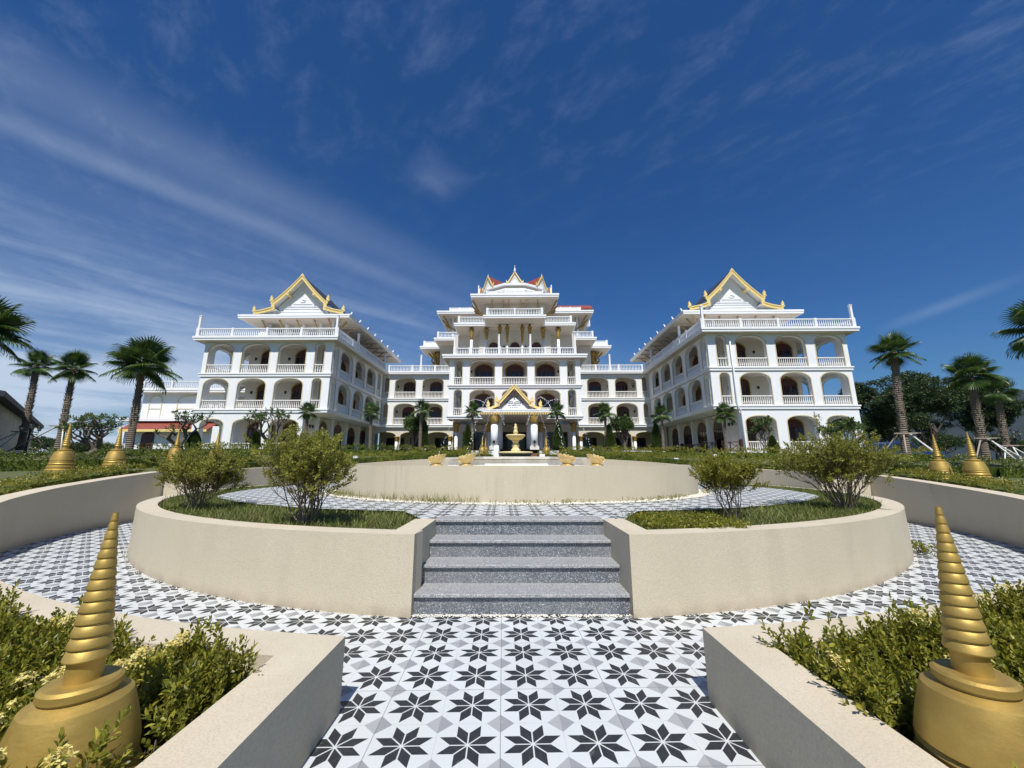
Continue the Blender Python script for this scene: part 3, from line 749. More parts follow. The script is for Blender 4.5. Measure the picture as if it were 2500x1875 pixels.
# ================================================================ HEDGES
def hedge(label,path,width,height,seed,dens=420,flow=.02,mat='ixora',L=.05):
    """path: list of (x,y) centre line; foliage hugging a rounded box on the ground"""
    global rng; rng=np.random.default_rng(seed)
    pts=[];tot=0
    P_=[];D=[];Fl=[]
    b=MB()
    for i in range(len(path)-1):
        a=np.array(path[i]);c_=np.array(path[i+1]); l_=np.linalg.norm(c_-a); tot+=l_
        n=int(l_*dens*(width+2*height)/1.5)
        tt=rng.uniform(0,1,n); d=(c_-a)/l_; nn=np.array([-d[1],d[0]])
        ang=rng.uniform(-.15,PI+.15,n)
        rr=rng.uniform(.80,1.03,n)
        lump=1+.10*np.sin((tt*l_+i*3.1)*5+seed)+.07*np.sin((tt*l_+i)*13)
        ox=np.sign(np.cos(ang))*np.abs(np.cos(ang))**.6*width/2*rr*lump; oz=np.maximum(np.sin(ang),0)**.6*height*rr*lump
        xy=a[None]+tt[:,None]*(c_-a)[None]+nn[None]*ox[:,None]
        gz=np.array([G(x,y) for x,y in xy[::8]]).repeat(8)[:n] if n>8 else np.array([G(x,y) for x,y in xy])
        if len(gz)<n: gz=np.concatenate([gz,np.full(n-len(gz),gz[-1])])
        P_.append(np.column_stack([xy,gz+.02+oz]))
        dd=np.column_stack([nn[0]*np.cos(ang),nn[1]*np.cos(ang),.5+np.sin(ang)])+rng.normal(0,.25,(n,3)); D.append(dd)
        for k in range(n):
            if rng.uniform()<flow and oz[k]>height*.45: Fl.append(P_[-1][k]+np.array([0,0,.03]))
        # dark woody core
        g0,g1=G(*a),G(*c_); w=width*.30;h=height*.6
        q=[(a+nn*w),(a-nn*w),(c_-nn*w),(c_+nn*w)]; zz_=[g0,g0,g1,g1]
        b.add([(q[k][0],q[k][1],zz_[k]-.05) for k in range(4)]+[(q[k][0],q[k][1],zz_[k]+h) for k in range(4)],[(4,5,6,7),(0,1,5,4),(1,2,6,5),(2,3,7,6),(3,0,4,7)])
    P_=np.concatenate(P_);D=np.concatenate(D)
    t=empty('hedge',(0,0,0)); tag(t,label,'hedge')
    V,Fc=shoots(P_,D,5,L*rng.uniform(.8,1.2,len(P_)),L*.42,L*.2,False,1.05)
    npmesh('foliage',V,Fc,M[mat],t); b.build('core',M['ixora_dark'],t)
    if Fl:
        Fl=np.array(Fl); n=14; k=np.repeat(Fl,n,0)+rng.normal(0,.028*L/.05,(len(Fl)*n,3)); dd=rng.normal(0,1,(len(k),3)); dd[:,2]+=.6
        V,Fc=leafarr(k,dd,.022*L/.05,.014*L/.05,.1,False); npmesh('flowers',V,Fc,M['flower'],t)
    return t
ringp=lambda r,a0,a1,n:[(CXc+r*math.cos(R(a0+(a1-a0)*k/n)),CYc+r*math.sin(R(a0+(a1-a0)*k/n))) for k in range(n+1)]
hedge('clipped yellow green hedge on the left ring wall before the two gold stupas',ringp(9.66,228,184,14),.54,.23,31,360,.03,L=.055)
hedge('clipped green hedge on the right ring wall before the two gold stupas',ringp(9.66,-48,-4,14),.54,.22,32,360,.03,L=.055)
hedge('hedge on the back wall left of the brick steps',ringp(9.75,178,97,24),.7,.38,33,210,.03,L=.06)
hedge('hedge on the back wall right of the brick steps',ringp(9.75,2,83,24),.7,.38,34,210,.03,L=.06)
hedge('second dark hedge row behind the left stupas and below the palms',[(-19,6),(-15.5,9.5),(-13,12.5),(-12.2,15),(-11.5,17.5)],1.0,.5,35,190,.03,'ixora_dark',.08)
hedge('second dark hedge row behind the right stupas',[(20,5.5),(16.5,8.5),(14,11.5),(12.6,14.5),(11.6,17.5)],1.0,.46,36,190,.05,'ixora_dark',.08)
hedge('flowering hedge on the lawn before the left wing arcade',[(-22,21),(-17,21.5),(-12,22.5),(-6,24)],1.0,.55,37,70,.03,'ixora_dark',.10)
hedge('flowering hedge on the lawn before the right wing arcade',[(21,19.5),(16,21),(11,22.5),(6,24)],1.0,.5,38,70,.06,'ixora',.10)
hedge('low hedge before the portico on the left side',[(-6.5,24.8),(-2.6,25.2)],.9,.5,39,70,.02,'ixora',.10)
hedge('low hedge before the portico on the right side',[(3.0,25.2),(6.8,24.8)],.9,.5,40,70,.04,'ixora',.10)
# ================================================================ FOUNTAIN
fx_,fy_=.10,10.8
t=empty('fountain_basin',(fx_,fy_,1.24)); tag(t,'low white eight sided basin of the fountain with a stained rim','basin')
b=MB(); b.lathe([(1.86,0),(1.84,.14),(1.66,.14),(1.64,.02),(0,.02)],n=8,rot=PI/8,sm=False); b.build('basin_wall',M['basin'],t)
b=MB(); b.lathe([(1.70,.142),(1.93,.155),(1.95,.205),(1.68,.207),(1.68,.142)],n=8,rot=PI/8,sm=False); b.build('rim',M['basin'],t)
b=MB(); b.lathe([(1.66,.12),(0,.12)],n=8,rot=PI/8,sm=False); b.build('pool_water',M['water'],t)
t=empty('fountain',(fx_,fy_,1.26)); tag(t,'cream and yellow tiered stone fountain with a fluted bowl, at the centre of the basin','fountain')
b=MB(); b.lathe([(0,0),(.16,.0),(.20,.18),(.40,.24),(.47,.30),(.475,.335),(.45,.35),(.20,.36),(.0,.36)],n=32); b.build('lower_bowl',M['fountain_stone'],t)
b=MB(); b.lathe([(0,.355),(.135,.36),(.13,.40),(.10,.43),(.085,.47),(.10,.50),(.105,.53),(.075,.56),(.07,.60),(.095,.63),(.10,.66),(.0,.66)],n=24); b.build('pedestal',M['fountain_stone'],t)
b=MB(); n=40; prof=[(.07,.65),(.16,.68),(.225,.73),(.245,.77),(.27,.775),(.272,.80),(.25,.812),(.10,.80),(0,.79)]
b.lathe(prof,n=n)
for i,(r,z) in enumerate(prof[:4]):
    for k in range(n):
        if k%2: x,y,z_=b.v[i*n+k]; b.v[i*n+k]=(x*.93,y*.93,z_)
b.build('upper_bowl',M['fountain_stone'],t)
b=MB(); b.lathe([(0,.79),(.055,.80),(.05,.84),(.06,.87),(.075,.88),(.05,.92),(.045,.98),(.06,1.0),(.035,1.03),(.03,1.07),(.04,1.09),(.0,1.12)],n=20); b.build('finial',M['fountain_stone'],t)
# shells
def make_shell():
    t=empty('shell_basin'); V=[];Fc=[]
    nu,nv=28,9
    for i in range(nu+1):
        a=-1.25*PI/2+2.5*PI/2*i/nu*1.0
        for j in range(nv+1):
            f=j/nv; r=.19*(1+.0)*f**.85*(1+.06*math.cos(i*2.2)*f)
            x=r*math.sin(a)*1.05; yy=-r*math.cos(a)*.9
            z=.012+.20*f**1.7*(.5+.5*math.cos(a*.62))+.012*math.cos(i*2.2)*f
            V.append((x,yy,z))
    for i in range(nu):
        for j in range(nv): q=i*(nv+1)+j; Fc.append((q,q+1,q+nv+2,q+nv+1))
    o=npmesh('shell_bowl',V,Fc,M['shell_gold'],t,True); s_=o.modifiers.new('s','SOLIDIFY'); s_.thickness=.014
    for sx in (-1,1):
        b=MB(); pts=[];rs=[]
        for k in range(26):
            a=k/25*3.6*PI; r=.055*(1-k/27); pts.append((sx*(.155+0.0+.0),.05-r*math.cos(a)*.9,.105+r*math.sin(a))); rs.append(.019*(1-k/34))
        b.tube(pts,rs,8); b.build('scroll',M['shell_gold'],t)
    b=MB(); b.lathe([(0,0),(.12,0),(.13,.015),(.10,.03),(0,.035)],n=20); b.build('foot',M['shell_gold'],t)
    return t
sh0=make_shell()
shells=[(-27,2.42,'gold scallop shell bowl left of centre on the terrace, nearer the middle'),(-49,2.45,'gold scallop shell bowl at the left end of the terrace edge'),(27,2.42,'gold scallop shell bowl right of centre on the terrace, nearer the middle'),(49,2.45,'gold scallop shell bowl at the right end of the terrace edge'),(-150,2.35,'gold scallop shell bowl behind the fountain on the left'),(150,2.35,'gold scallop shell bowl behind the fountain on the right')]
jets=[]
for i,(ad,r,lb) in enumerate(shells):
    o=sh0 if i==0 else copy_tree(sh0); a=R(ad-90); x,y=fx_+r*math.cos(a),fy_+r*math.sin(a)
    o.location=(x,y,1.238); o.rotation_euler=(0,0,(PI/2-.25 if ad<0 else -PI/2+.25)); o.scale=(1.18,1.18,1.25); tag(o,lb,'shell bowl','gold shell bowls round the fountain'); jets.append((a,r,ad))
# water jets: arcs of droplets falling out towards the shells
for a,r,ad in jets:
    b=MB(); r_=random.Random(int(ad)+500); n=120; x0=.30
    for k in range(n):
        f=k/(n-1); 
        if f<.18: continue
        rr=x0+(r-.05-x0)*f; z=1.62+(1.48-1.62)*f+4*1.36*f*(1-f)
        x=fx_+rr*math.cos(a);y=fy_+rr*math.sin(a); j=.004+.012*f
        p=Vector((x+r_.gauss(0,j),y+r_.gauss(0,j),z+r_.gauss(0,j)))
        dz=(4*1.36*(1-2*f)); d=Vector((math.cos(a)*(r-x0),math.sin(a)*(r-x0),dz)).normalized()
        L=r_.uniform(.012,.034); w=r_.uniform(.005,.010)
        b.tube([p-d*L/2,p,p+d*L/2],[w*.4,w,w*.4],5)
    pos='left' if ad<0 else 'right'
    which={27:'nearer the middle',49:'outermost',150:'steepest, behind the fountain'}[abs(ad)]
    o=b.build('water_jet',M['water']); tag(o,f'thin broken water jet arching down on the {pos}, {which}','water jet','water jets of the fountain')
# back steps of brick
t=empty('brick_steps',(.35,19.4,0)); tag(t,'red brown brick steps behind the fountain leading up to the portico','steps')
for i in range(6):
    b=MB(); b.box(-.98,.98,.32*i,.32*(i+1),0.6,1.30+.115*i); b.build('step',M['brick_steps'],t)
for s_x in (-1,1):
    b=MB(); x=.35+s_x*1.12; b.box(x-.12,x+.12,19.3,21.5,.5,2.12 if s_x<0 else 1.72); b.box(x-.13,x+.13,19.32,19.6,.5,2.2 if s_x<0 else 1.78)
    tag(b.build('step_wall',M['white'],bevel=.01),('left' if s_x<0 else 'right')+' white wall beside the brick steps','wall')
# kerb of the drive
for s_x in (-1,1):
    b=MB(); x0=.35+s_x*1.5; x1=s_x*9.5; b.box(x0,x1,27,27.2,1.4,2.22)
    tag(b.build('kerb_wall',M['white']),'low white kerb wall of the drive, '+('left' if s_x<0 else 'right')+' of the portico steps','kerb')
sheet('drive',[(-14,27.5),(14,27.5),(14,36),(-14,36)],2.31,M['asphalt'],'grey drive in front of the hotel')
# ================================================================ PALMS
def fanleaf(nseg=34,L=1.0,span=150):
    """one palmate leaf in its own frame: petiole along +x ends at origin, blade radiates; returns V,F"""
    V=[];Fc=[]
    for i in range(nseg):
        a=R(-span+2*span*i/(nseg-1)); l_=L*(.72+.28*math.cos(a*.55))*random.Random(i*7).uniform(.93,1.05)
        da=R(span/nseg)*1.02; ri=.52*l_
        dz=-.22*l_*(abs(a)/R(span))**1.5
        def p(r,aa,z): return (r*math.cos(aa),r*math.sin(aa),z)
        k=len(V); f=.018*L
        V+=[p(.02,a,0),p(ri,a-da,dz*.35-f),p(ri,a,dz*.35+f),p(ri,a+da,dz*.35-f),p(l_*.86,a,dz*.8),p(l_*.8,a-da*.28,dz*.75-.006),p(l_*.8,a+da*.28,dz*.75-.006),p(l_,a,dz-.10*L)]
        Fc+=[(k,k+1,k+2),(k,k+2,k+3),(k+1,k+5,k+2),(k+2,k+6,k+3),(k+2,k+5,k+4),(k+2,k+4,k+6),(k+5,k+7,k+4),(k+4,k+7,k+6)]
    return np.array(V),np.array(Fc)
FL=fanleaf()
def palm(x,y,z,h,lean,r0,crown,nleaf,seed,label,L=1.0,brace=None,group=None,rough=True,elmin=-24):
    global rng; rng=np.random.default_rng(seed); r_=random.Random(seed)
    t=empty('fan_palm',(x,y,z)); tag(t,label,'palm tree',group)
    b=MB(); pts=[];rs=[]; n=26
    for i in range(n+1):
        f=i/n; pts.append((lean[0]*f**1.4,lean[1]*f**1.4,h*f)); rs.append(r0*.74*(1.18-.36*f**.6+(.16 if f<.04 else 0))+(.02*r0*math.sin(i*2.1)))
    b.tube(pts,rs,12); 
    if rough:    # old leaf boots
        nb=int(h*34)
        for i in range(nb):
            f=min(.995,.30+.70*(i+r_.uniform(-1.5,1.5))/nb); a=i*2.4+r_.uniform(-.7,.7); k=min(n-1,int(f*n)); px_,py_,pz=pts[k]; rr=rs[k]
            px_+= (pts[k+1][0]-px_)*(f*n-k); py_+=(pts[k+1][1]-py_)*(f*n-k); pz=h*f
            ca,sa=math.cos(a),math.sin(a); o=Vector((px_+ca*rr*.9,py_+sa*rr*.9,pz)); L_=rr*r_.uniform(.7,1.7)
            tip=o+Vector((ca*L_*.45,sa*L_*.45,L_*r_.uniform(.5,1.1))); s2=Vector((-sa,ca,0))*rr*r_.uniform(.10,.2)
            b.add([o-s2,o+s2,tip+s2*.35,tip-s2*.35,o+Vector((ca*.02,sa*.02,-rr*.35))],[(0,1,2,3),(4,1,0),(4,2,1),(4,0,3),(4,3,2)],1)
    b.build('trunk',[M['bark_palm'],M['boot']],t)
    top=Vector((lean[0],lean[1],h)); Vs=[];o_=0;Fs=[]; pet=MB()
    for i in range(nleaf):
        f=i/(nleaf-1); el=R(84-(84-elmin)*f**.95+r_.uniform(-9,9)); az=i*2.39996+r_.uniform(-.25,.25)
        d=Vector((math.cos(az)*math.cos(el),math.sin(az)*math.cos(el),math.sin(el)))
        pl=crown*r_.uniform(.36,.52); bend=Vector((0,0,-.10*crown*(1-math.sin(el))))
        tipp=top+d*pl+bend
        pet.tube([top+d*.02,top+d*pl*.5+bend*.25,tipp],[.022*L,.016*L,.011*L],4,cap=False)
        s_=crown*.54*r_.uniform(.88,1.1)*L
        dd=(tipp-(top+d*pl*.5)).normalized(); side=dd.cross(Vector((0,0,1)));
        if side.length<.05: side=Vector((1,0,0))
        side.normalize(); nr=side.cross(dd)
        tw=r_.uniform(-.4,.4); side2=side*math.cos(tw)+nr*math.sin(tw); nr2=side2.cross(dd)
        Mx=np.array([list(dd),list(side2),list(nr2)])
        V_=FL[0]*s_; V_=V_+np.column_stack([np.zeros(len(V_)),np.zeros(len(V_)),-.05*s_*(np.abs(V_[:,1])/s_)])
        Vw=V_@Mx+np.array(tipp); rad=np.linalg.norm(FL[0][:,:2],axis=1); Vw[:,2]-=s_*.13*rad**2*(.4+.6*math.cos(el))
        Vs.append(Vw);Fs.append(FL[1]+o_);o_+=len(V_)
    npmesh('crown',np.concatenate(Vs),[np.concatenate(Fs)],M['palm'],t); pet.build('leaf_stalks',M['palm'],t)
    if brace:
        bz=brace[0]*1.0
        for a,reach,mt in brace[1]:
            b=MB(); f=bz/h; ox,oy=lean[0]*f**1.4,lean[1]*f**1.4
            b.tube([(ox+math.cos(a)*r0*1.05,oy+math.sin(a)*r0*1.05,bz),(ox+math.cos(a)*reach,oy+math.sin(a)*reach,-.05)],.032,6); b.build('prop',M[mt],t)
        b=MB()
        for k in range(3):
            a=k*2.09+.3; ca,sa=math.cos(a),math.sin(a); b.bar((ox+ca*r0*1.15-sa*.5,oy+sa*r0*1.15+ca*.5,bz+.02),(ox+ca*r0*1.15+sa*.5,oy+sa*r0*1.15-ca*.5,bz+.02),.05,.05)
        b.build('prop_ring',M['stake'],t)
    return t
gL='tall fan palms on the left';gR='tall fan palms on the right'
def pp(pxb,pyb,pxt,pyt,Y): 
    xb,zb=at(pxb,pyb,Y); xt,zt=at(pxt,pyt,Y); return xb,zb,xt-xb,zt-zb
x,z,dx,h=pp(313,1106,350,885,20); palm(x,20,z-.1,h,(dx,0),.21,1.75,25,51,'large fan palm without props before the annex with the red tiled roof',brace=None,group=gL)
x,z,dx,h=pp(142,1094,182,893,21); palm(x,21,z-.15,h,(dx,0),.19,1.22,19,52,'propped fan palm behind the gold stupa nearest the left edge',brace=(1.3,((-.6,1.1,'stake_white'),(3.5,1.9,'stake'),(1.8,1.3,'stake'))),group=gL,L=.95)
x,z,dx,h=pp(50,1092,92,887,22); palm(x,22,z-.15,h,(dx,0),.19,1.15,18,53,'fan palm with its trunk against the old stone building and lamp post',brace=(1.0,((3.6,1.6,'stake_white'),(4.6,.9,'stake_white'),(1.2,1.2,'stake'))),group=gL,L=.95)
x,z,dx,h=pp(-85,1140,-42,800,14); palm(x,14,z-.1,h,(dx,0),.2,1.55,26,54,'fan palm cut by the left edge of the picture, only leaves showing',group=gL)
x,z,dx,h=pp(2216,1122,2179,850,18); palm(x,18,z-.2,h,(dx,0),.20,1.12,19,55,'fan palm nearest the right wing, trunk propped with pale poles',brace=(1.35,((-.75,1.25,'stake_white'),(-.25,1.6,'stake_white'),(3.9,1.3,'stake'),(2.2,1.2,'stake'))),group=gR)
x,z,dx,h=pp(2412,1136,2367,912,19); palm(x,19,z-.1,h,(dx,0),.20,1.30,22,56,'fan palm in the middle of the right group with two long white props',brace=(1.35,((-.9,1.1,'stake_white'),(-.1,2.2,'stake_white'),(3.6,1.9,'stake'))),group=gR)
x,z,dx,h=pp(2468,1136,2432,952,21); palm(x,21,z-.1,h,(dx,0),.18,1.0,18,57,'shorter fan palm at the far right beside the lamp post',brace=(1.1,((-1.3,.5,'stake_white'),(-.1,1.8,'stake_white'),(3.6,1.2,'stake_white'))),group=gR,L=.95)
x,z,dx,h=pp(2620,1170,2560,795,14); palm(x,14,z-.1,h,(dx,0),.2,1.5,24,58,'fan palm cut by the right edge of the picture, only leaf tips showing',group=gR)
gS='small fan palms along the hotel front'
for (pb,tx,ty,Y,sd_,lb,hc,rg) in (((744,1070),752,1003,31,61,'small yellowish fan palm before the right front pillar of the left wing',.95,True),((903,1096),906,1006,31,62,'small fan palm with a shaggy thick trunk before the left wing doors',1.0,True),
   ((1025,1096),1029,1000,31,63,'small fan palm rising out of the round shrub left of the portico',1.05,True),((1152,1094),1154,1002,30,64,'small fan palm immediately left of the portico',.88,False),
   ((1360,1092),1360,1003,30,65,'small fan palm immediately right of the portico',.90,False),((1480,1094),1477,1006,31,66,'small fan palm before the connecting wing right of the portico',1.05,False),
   ((1620,1100),1615,1010,30,67,'small fan palm with wrapped foot before the dark doors of the right wing',1.05,False),((1774,1108),1768,1010,30,68,'small fan palm by the brown railing corner of the right wing',1.1,False)):
    x,z,dx,h=pp(*pb,tx,ty,Y); g0=G(x,Y); palm(x,Y,g0-.05,h+(z-g0),(dx,0),.15,hc,15,sd_,lb,L=.95,group=gS,rough=rg,elmin=-30)
# ================================================================ OTHER TREES
def cypress(px_,pyt,pyb,wpx,Y,label,seed):
    global rng; rng=np.random.default_rng(seed)
    x,zt=at(px_,pyt,Y); x,zb=at(px_,pyb,Y); g0=G(x,Y); zb=min(zb,g0+.1)-.0; zb=g0; h=zt-zb; w=wpx/954*Y/1.02/2
    t=empty('cypress',(x,Y,zb)); tag(t,label,'cypress','clipped cypresses along the hotel front')
    b=MB(); b.tube([(0,0,-.1),(0,0,h*.5)],[.06,.03],8); b.build('trunk',M['bark'],t)
    n=2600; f=rng.uniform(0,1,n)**.85; a=rng.uniform(0,2*PI,n)
    prof=np.minimum(1,(f+.06)*5)*(1-f**1.5)**.75*(1+.12*np.sin(a*3+f*9))*rng.uniform(.82,1.06,n)
    P_=np.column_stack([np.cos(a)*w*prof,np.sin(a)*w*prof,.12*h+f*h*.88]); D=np.column_stack([np.cos(a),np.sin(a),np.full(n,1.3)])+rng.normal(0,.3,(n,3))
    V,Fc=shoots(P_,D,3,.12,.04,.03,False,.7); npmesh('foliage',V,Fc,M['conifer'],t)
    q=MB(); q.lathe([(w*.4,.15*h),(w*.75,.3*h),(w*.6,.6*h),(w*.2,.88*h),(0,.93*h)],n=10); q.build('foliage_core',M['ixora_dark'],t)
for a in ((1034,1030,1092,23,31.5,'dark cypress at the foot of the round shrub, left of the portico',71),(1141,1039,1092,22,29,'cypress just left of the portico palm',72),(1364,1036,1092,27,29,'cypress just right of the portico',73),
  (1489,1038,1092,25,31,'cypress beside the palm and the round shrub, right of the portico',74),(1605,1036,1098,26,30.5,'cypress before the corner of the right wing',75),(1890,1066,1112,25,29,'dark cypress beside the bare frangipani at the right wing arcade',76),
  (468,1054,1110,30,27,'dark narrow cypress before the left pillar of the left wing',77),(621,1050,1106,20,29,'dark narrow cypress before the second ground arch of the left wing',78)): cypress(*a)
def branchy(name,x,y,z,h,w,seed,label,cat,r0=.09,lv=4,kids=(2,3),leafm='frangi',barkm='bark',nl=9,LL=.2,Wl=.06,fork=.20,spread=1.0,group=None,leafall=False,dens=.84):
    global rng; rng=np.random.default_rng(seed); r_=random.Random(seed)
    t=empty(name,(x,y,z)); tag(t,label,cat,group); b=MB(); tips=[];td=[]
    def grow(p,d,L,r,l_):
        pts=[Vector(p)];dd=Vector(d)
        for i in range(3):
            dd=(dd+Vector((r_.gauss(0,.2),r_.gauss(0,.2),.10))).normalized(); pts.append(pts[-1]+dd*L/3)
        b.tube(pts,[r,r*.88,r*.78,r*.68],7 if l_<2 else 4,cap=False)
        if l_>=lv or (l_>1 and r_.random()>dens): tips.append(tuple(pts[-1]));td.append(tuple(dd)); return
        if leafall and l_>=lv-1: tips.append(tuple(pts[-1]));td.append(tuple(dd))
        k=r_.choice(kids)+(1 if l_==0 else 0); a0=r_.random()*6.28
        for i in range(k):
            a=a0+i*2*PI/k+r_.uniform(-.3,.3); e=r_.uniform(.5,1.05)*spread
            v_=Vector((math.cos(a)*e,math.sin(a)*e,r_.uniform(.35,.8)))
            grow(pts[-1],(dd*.55+v_).normalized(),L*r_.uniform(.62,.9),r*.66,l_+1)
    grow((0,0,-.1),(r_.uniform(-.12,.12),0,1),h*fork+.1,r0,0)
    P_=np.array(tips); zm=np.percentile(P_[:,2],96); rr=np.percentile(np.hypot(P_[:,0],P_[:,1]),92); kz=h*.97/zm; kr=w/rr
    b.v=[(q[0]*kr,q[1]*kr,q[2]*kz) for q in b.v]; P_=P_*np.array([kr,kr,kz])
    b.build('trunk',M[barkm],t)
    V,Fc=shoots(P_,np.array(td),nl,LL,Wl,LL*.08,True,1.15); npmesh('crown',V,Fc,M[leafm],t)
    return t
def treeat(name,px_,pyt,pyb,wpx,Y,*a,**k):
    x,zt=at(px_,pyt,Y); x,zb=at(px_,pyb,Y); zb=min(zb,G(x,Y)+.02)
    return branchy(name,x,Y,zb,zt-zb,wpx/954*Y/2,*a,**k)
treeat('frangipani_tree',230,1018,1112,135,19,81,'wide bare limbed frangipani between the second and third left palms','tree',r0=.10,lv=5,kids=(2,2,3),LL=.24,Wl=.065)
treeat('frangipani_tree',440,1012,1112,112,26,82,'frangipani leaning before the annex red roof and left wing','tree',r0=.12,lv=5,kids=(2,2,3),LL=.27,Wl=.075)
treeat('frangipani_tree',655,1000,1108,96,28,83,'frangipani with forked dark trunk before the left wing ground arches','tree',r0=.14,lv=5,kids=(2,2,3),LL=.28,Wl=.08)
treeat('frangipani_tree',1864,1026,1112,50,28,84,'thin frangipani before the first ground arch of the right wing','tree',r0=.07,lv=4,LL=.30,Wl=.09)
treeat('frangipani_tree',2075,1030,1125,80,26,85,'frangipani at the outer corner of the right wing behind the big shrub','tree',r0=.09,lv=5,LL=.32,Wl=.09)
treeat('frangipani_tree',996,1026,1096,58,32.5,86,'round dense frangipani shrub before the connecting wing left of the portico','tree',r0=.12,lv=5,kids=(3,),LL=.38,Wl=.11,fork=.15,leafall=True,dens=1)
treeat('frangipani_tree',1528,1026,1098,48,32,87,'round dense frangipani shrub before the connecting wing right of the portico','tree',r0=.12,lv=5,kids=(3,),LL=.38,Wl=.11,fork=.15,leafall=True,dens=1)
def bigtree(px_,pyt,pyb,wpx,Y,seed,label,n=9000,gap=.0,trunkvis=.35,leafs=.30):
    global rng; rng=np.random.default_rng(seed); r_=random.Random(seed)
    x,zt=at(px_,pyt,Y); zb=G(x,Y)-.3; h=zt-zb; w=wpx/954*Y/2
    t=empty('broadleaf_tree',(x,Y,zb)); tag(t,label,'tree'); b=MB(); cl=[]
    def grow(p,d,L,r,l_):
        pts=[Vector(p)];dd=Vector(d)
        for i in range(3):
            dd=(dd+Vector((r_.gauss(0,.16),r_.gauss(0,.16),.05))).normalized(); pts.append(pts[-1]+dd*L/3)
        b.tube(pts,[r,r*.85,r*.7,r*.55],7 if l_<2 else 4,cap=False)
        if l_>=2: cl.append((tuple(pts[-1]),l_))
        if l_>=4: return
        for i in range(3 if l_<3 else 2):
            a=r_.random()*6.28; e=r_.uniform(.5,1.1)
            grow(pts[r_.choice((2,3,3))],(dd*.6+Vector((math.cos(a)*e,math.sin(a)*e,r_.uniform(.1,.6)))).normalized(),L*r_.uniform(.6,.85),r*.55,l_+1)
    for k in range(r_.choice((2,3))): grow((0,0,0),(r_.uniform(-.5,.5),r_.uniform(-.3,.3),1),h*trunkvis,h*.02,0)
    P_=np.array([c_[0] for c_ in cl]); zm=np.percentile(P_[:,2],97); rr=np.percentile(np.abs(P_[:,0]),93); kz=h*.95/zm; kr=w*.95/rr
    b.v=[(q[0]*kr,q[1]*kr,q[2]*kz) for q in b.v]; P_=P_*np.array([kr,kr,kz]); b.build('trunk',M['bark_dark'],t)
    if gap: P_=P_[rng.uniform(0,1,len(P_))>gap]
    per=max(6,n//len(P_)); Q=np.repeat(P_,per,0); rad=w*.17
    off=unit(rng.normal(0,1,Q.shape))*rng.uniform(.2,1,(len(Q),1))**.6*rad*np.array([1.25,1.25,.55]); Q=Q+off
    D=off/rad+rng.normal(0,.5,Q.shape); D[:,2]+=.25
    V,Fc=shoots(Q,D,4,leafs,leafs*.42,leafs*.25,False,1.1); npmesh('crown',V,Fc,M['tree_leaf'],t)
    return t
bigtree(2100,935,1110,110,52,91,'dark dense tree against the end of the right wing',9000)
bigtree(2225,918,1110,150,44,92,'broad dark spreading tree behind the first right palm',11000,.2)
bigtree(2335,925,1120,150,50,93,'open crowned dark tree with slanting trunks behind the middle right palm',7000,.45,.45)
bigtree(2405,960,1120,85,48,94,'open dark tree behind the far right palms, before the mountain',5000,.5,.45)
bigtree(2135,1010,1110,120,58,95,'low dark tree behind the blue pickup',7000)
bigtree(2290,1060,1120,80,62,96,'low dark tree between the two right stupas, far back',3000)
bigtree(2420,1065,1125,80,62,97,'low dark tree far back behind the right lamp post',3000)
bigtree(100,1068,1110,60,60,99,'far low tree beyond the left lamp post',2500)
bigtree(190,1085,1110,90,55,100,'far low dark tree beyond the bare frangipani',3500)
# roof garden shrubs beside the centre block
# ================================================================ LAMP POSTS
def lamp_post(x,y,z,h,label):
    t=empty('lamp_post',(x,y,z)); tag(t,label,'lamp post','black garden lamp posts')
    b=MB(); b.lathe([(0,0),(.12,0),(.12,.15),(.06,.25),(.05,.4),(.04,h*.6),(.035,h*.84),(.0,h*.84)],n=12); b.build('post',M['black_metal'],t)
    spots=[(0,0,h*.86)]+[(math.cos(a)*.36,math.sin(a)*.36,h*.80) for a in (0.3,2.4,4.5)]
    for k,(lx,ly,lz) in enumerate(spots):
        if k:
            b=MB(); b.tube([(0,0,h*.70),(lx*.5,ly*.5,h*.66),(lx*.95,ly*.95,h*.69),(lx,ly,lz)],.016,6); b.build('arm',M['black_metal'],t)
        q=empty('lantern',(lx,ly,lz)); q.parent=t
        b=MB(); b.lathe([(.03,0),(.06,.01),(.10,.17),(.02,.17)],n=8,sm=False); g_=b.build('lantern_glass',M['lamp_glass'],t); g_.location=(lx,ly,lz)
        b=MB(); b.lathe([(0,-.02),(.065,-.02),(.065,.012),(.0,.012)],n=8); b.lathe([(.125,.17),(.13,.18),(.07,.24),(.02,.26),(.012,.31),(0,.31)],n=8)
        for i in range(6):
            a=i*PI/3; b.bar((.062*math.cos(a),.062*math.sin(a),0),(.105*math.cos(a),.105*math.sin(a),.175),.01,.01)
        c_=b.build('lantern_cap',M['black_metal'],t); c_.location=(lx,ly,lz); bpy.data.objects.remove(q)
x,zt=at(79,1032,21.5); lamp_post(x,21.5,G(x,21.5),zt-G(x,21.5)-.1,'black lamp post with round lanterns between the two left palms')
x,zt=at(2470,1046,24); lamp_post(x,24,1.3,zt-1.3,'black lamp post with lanterns behind the far right palm')
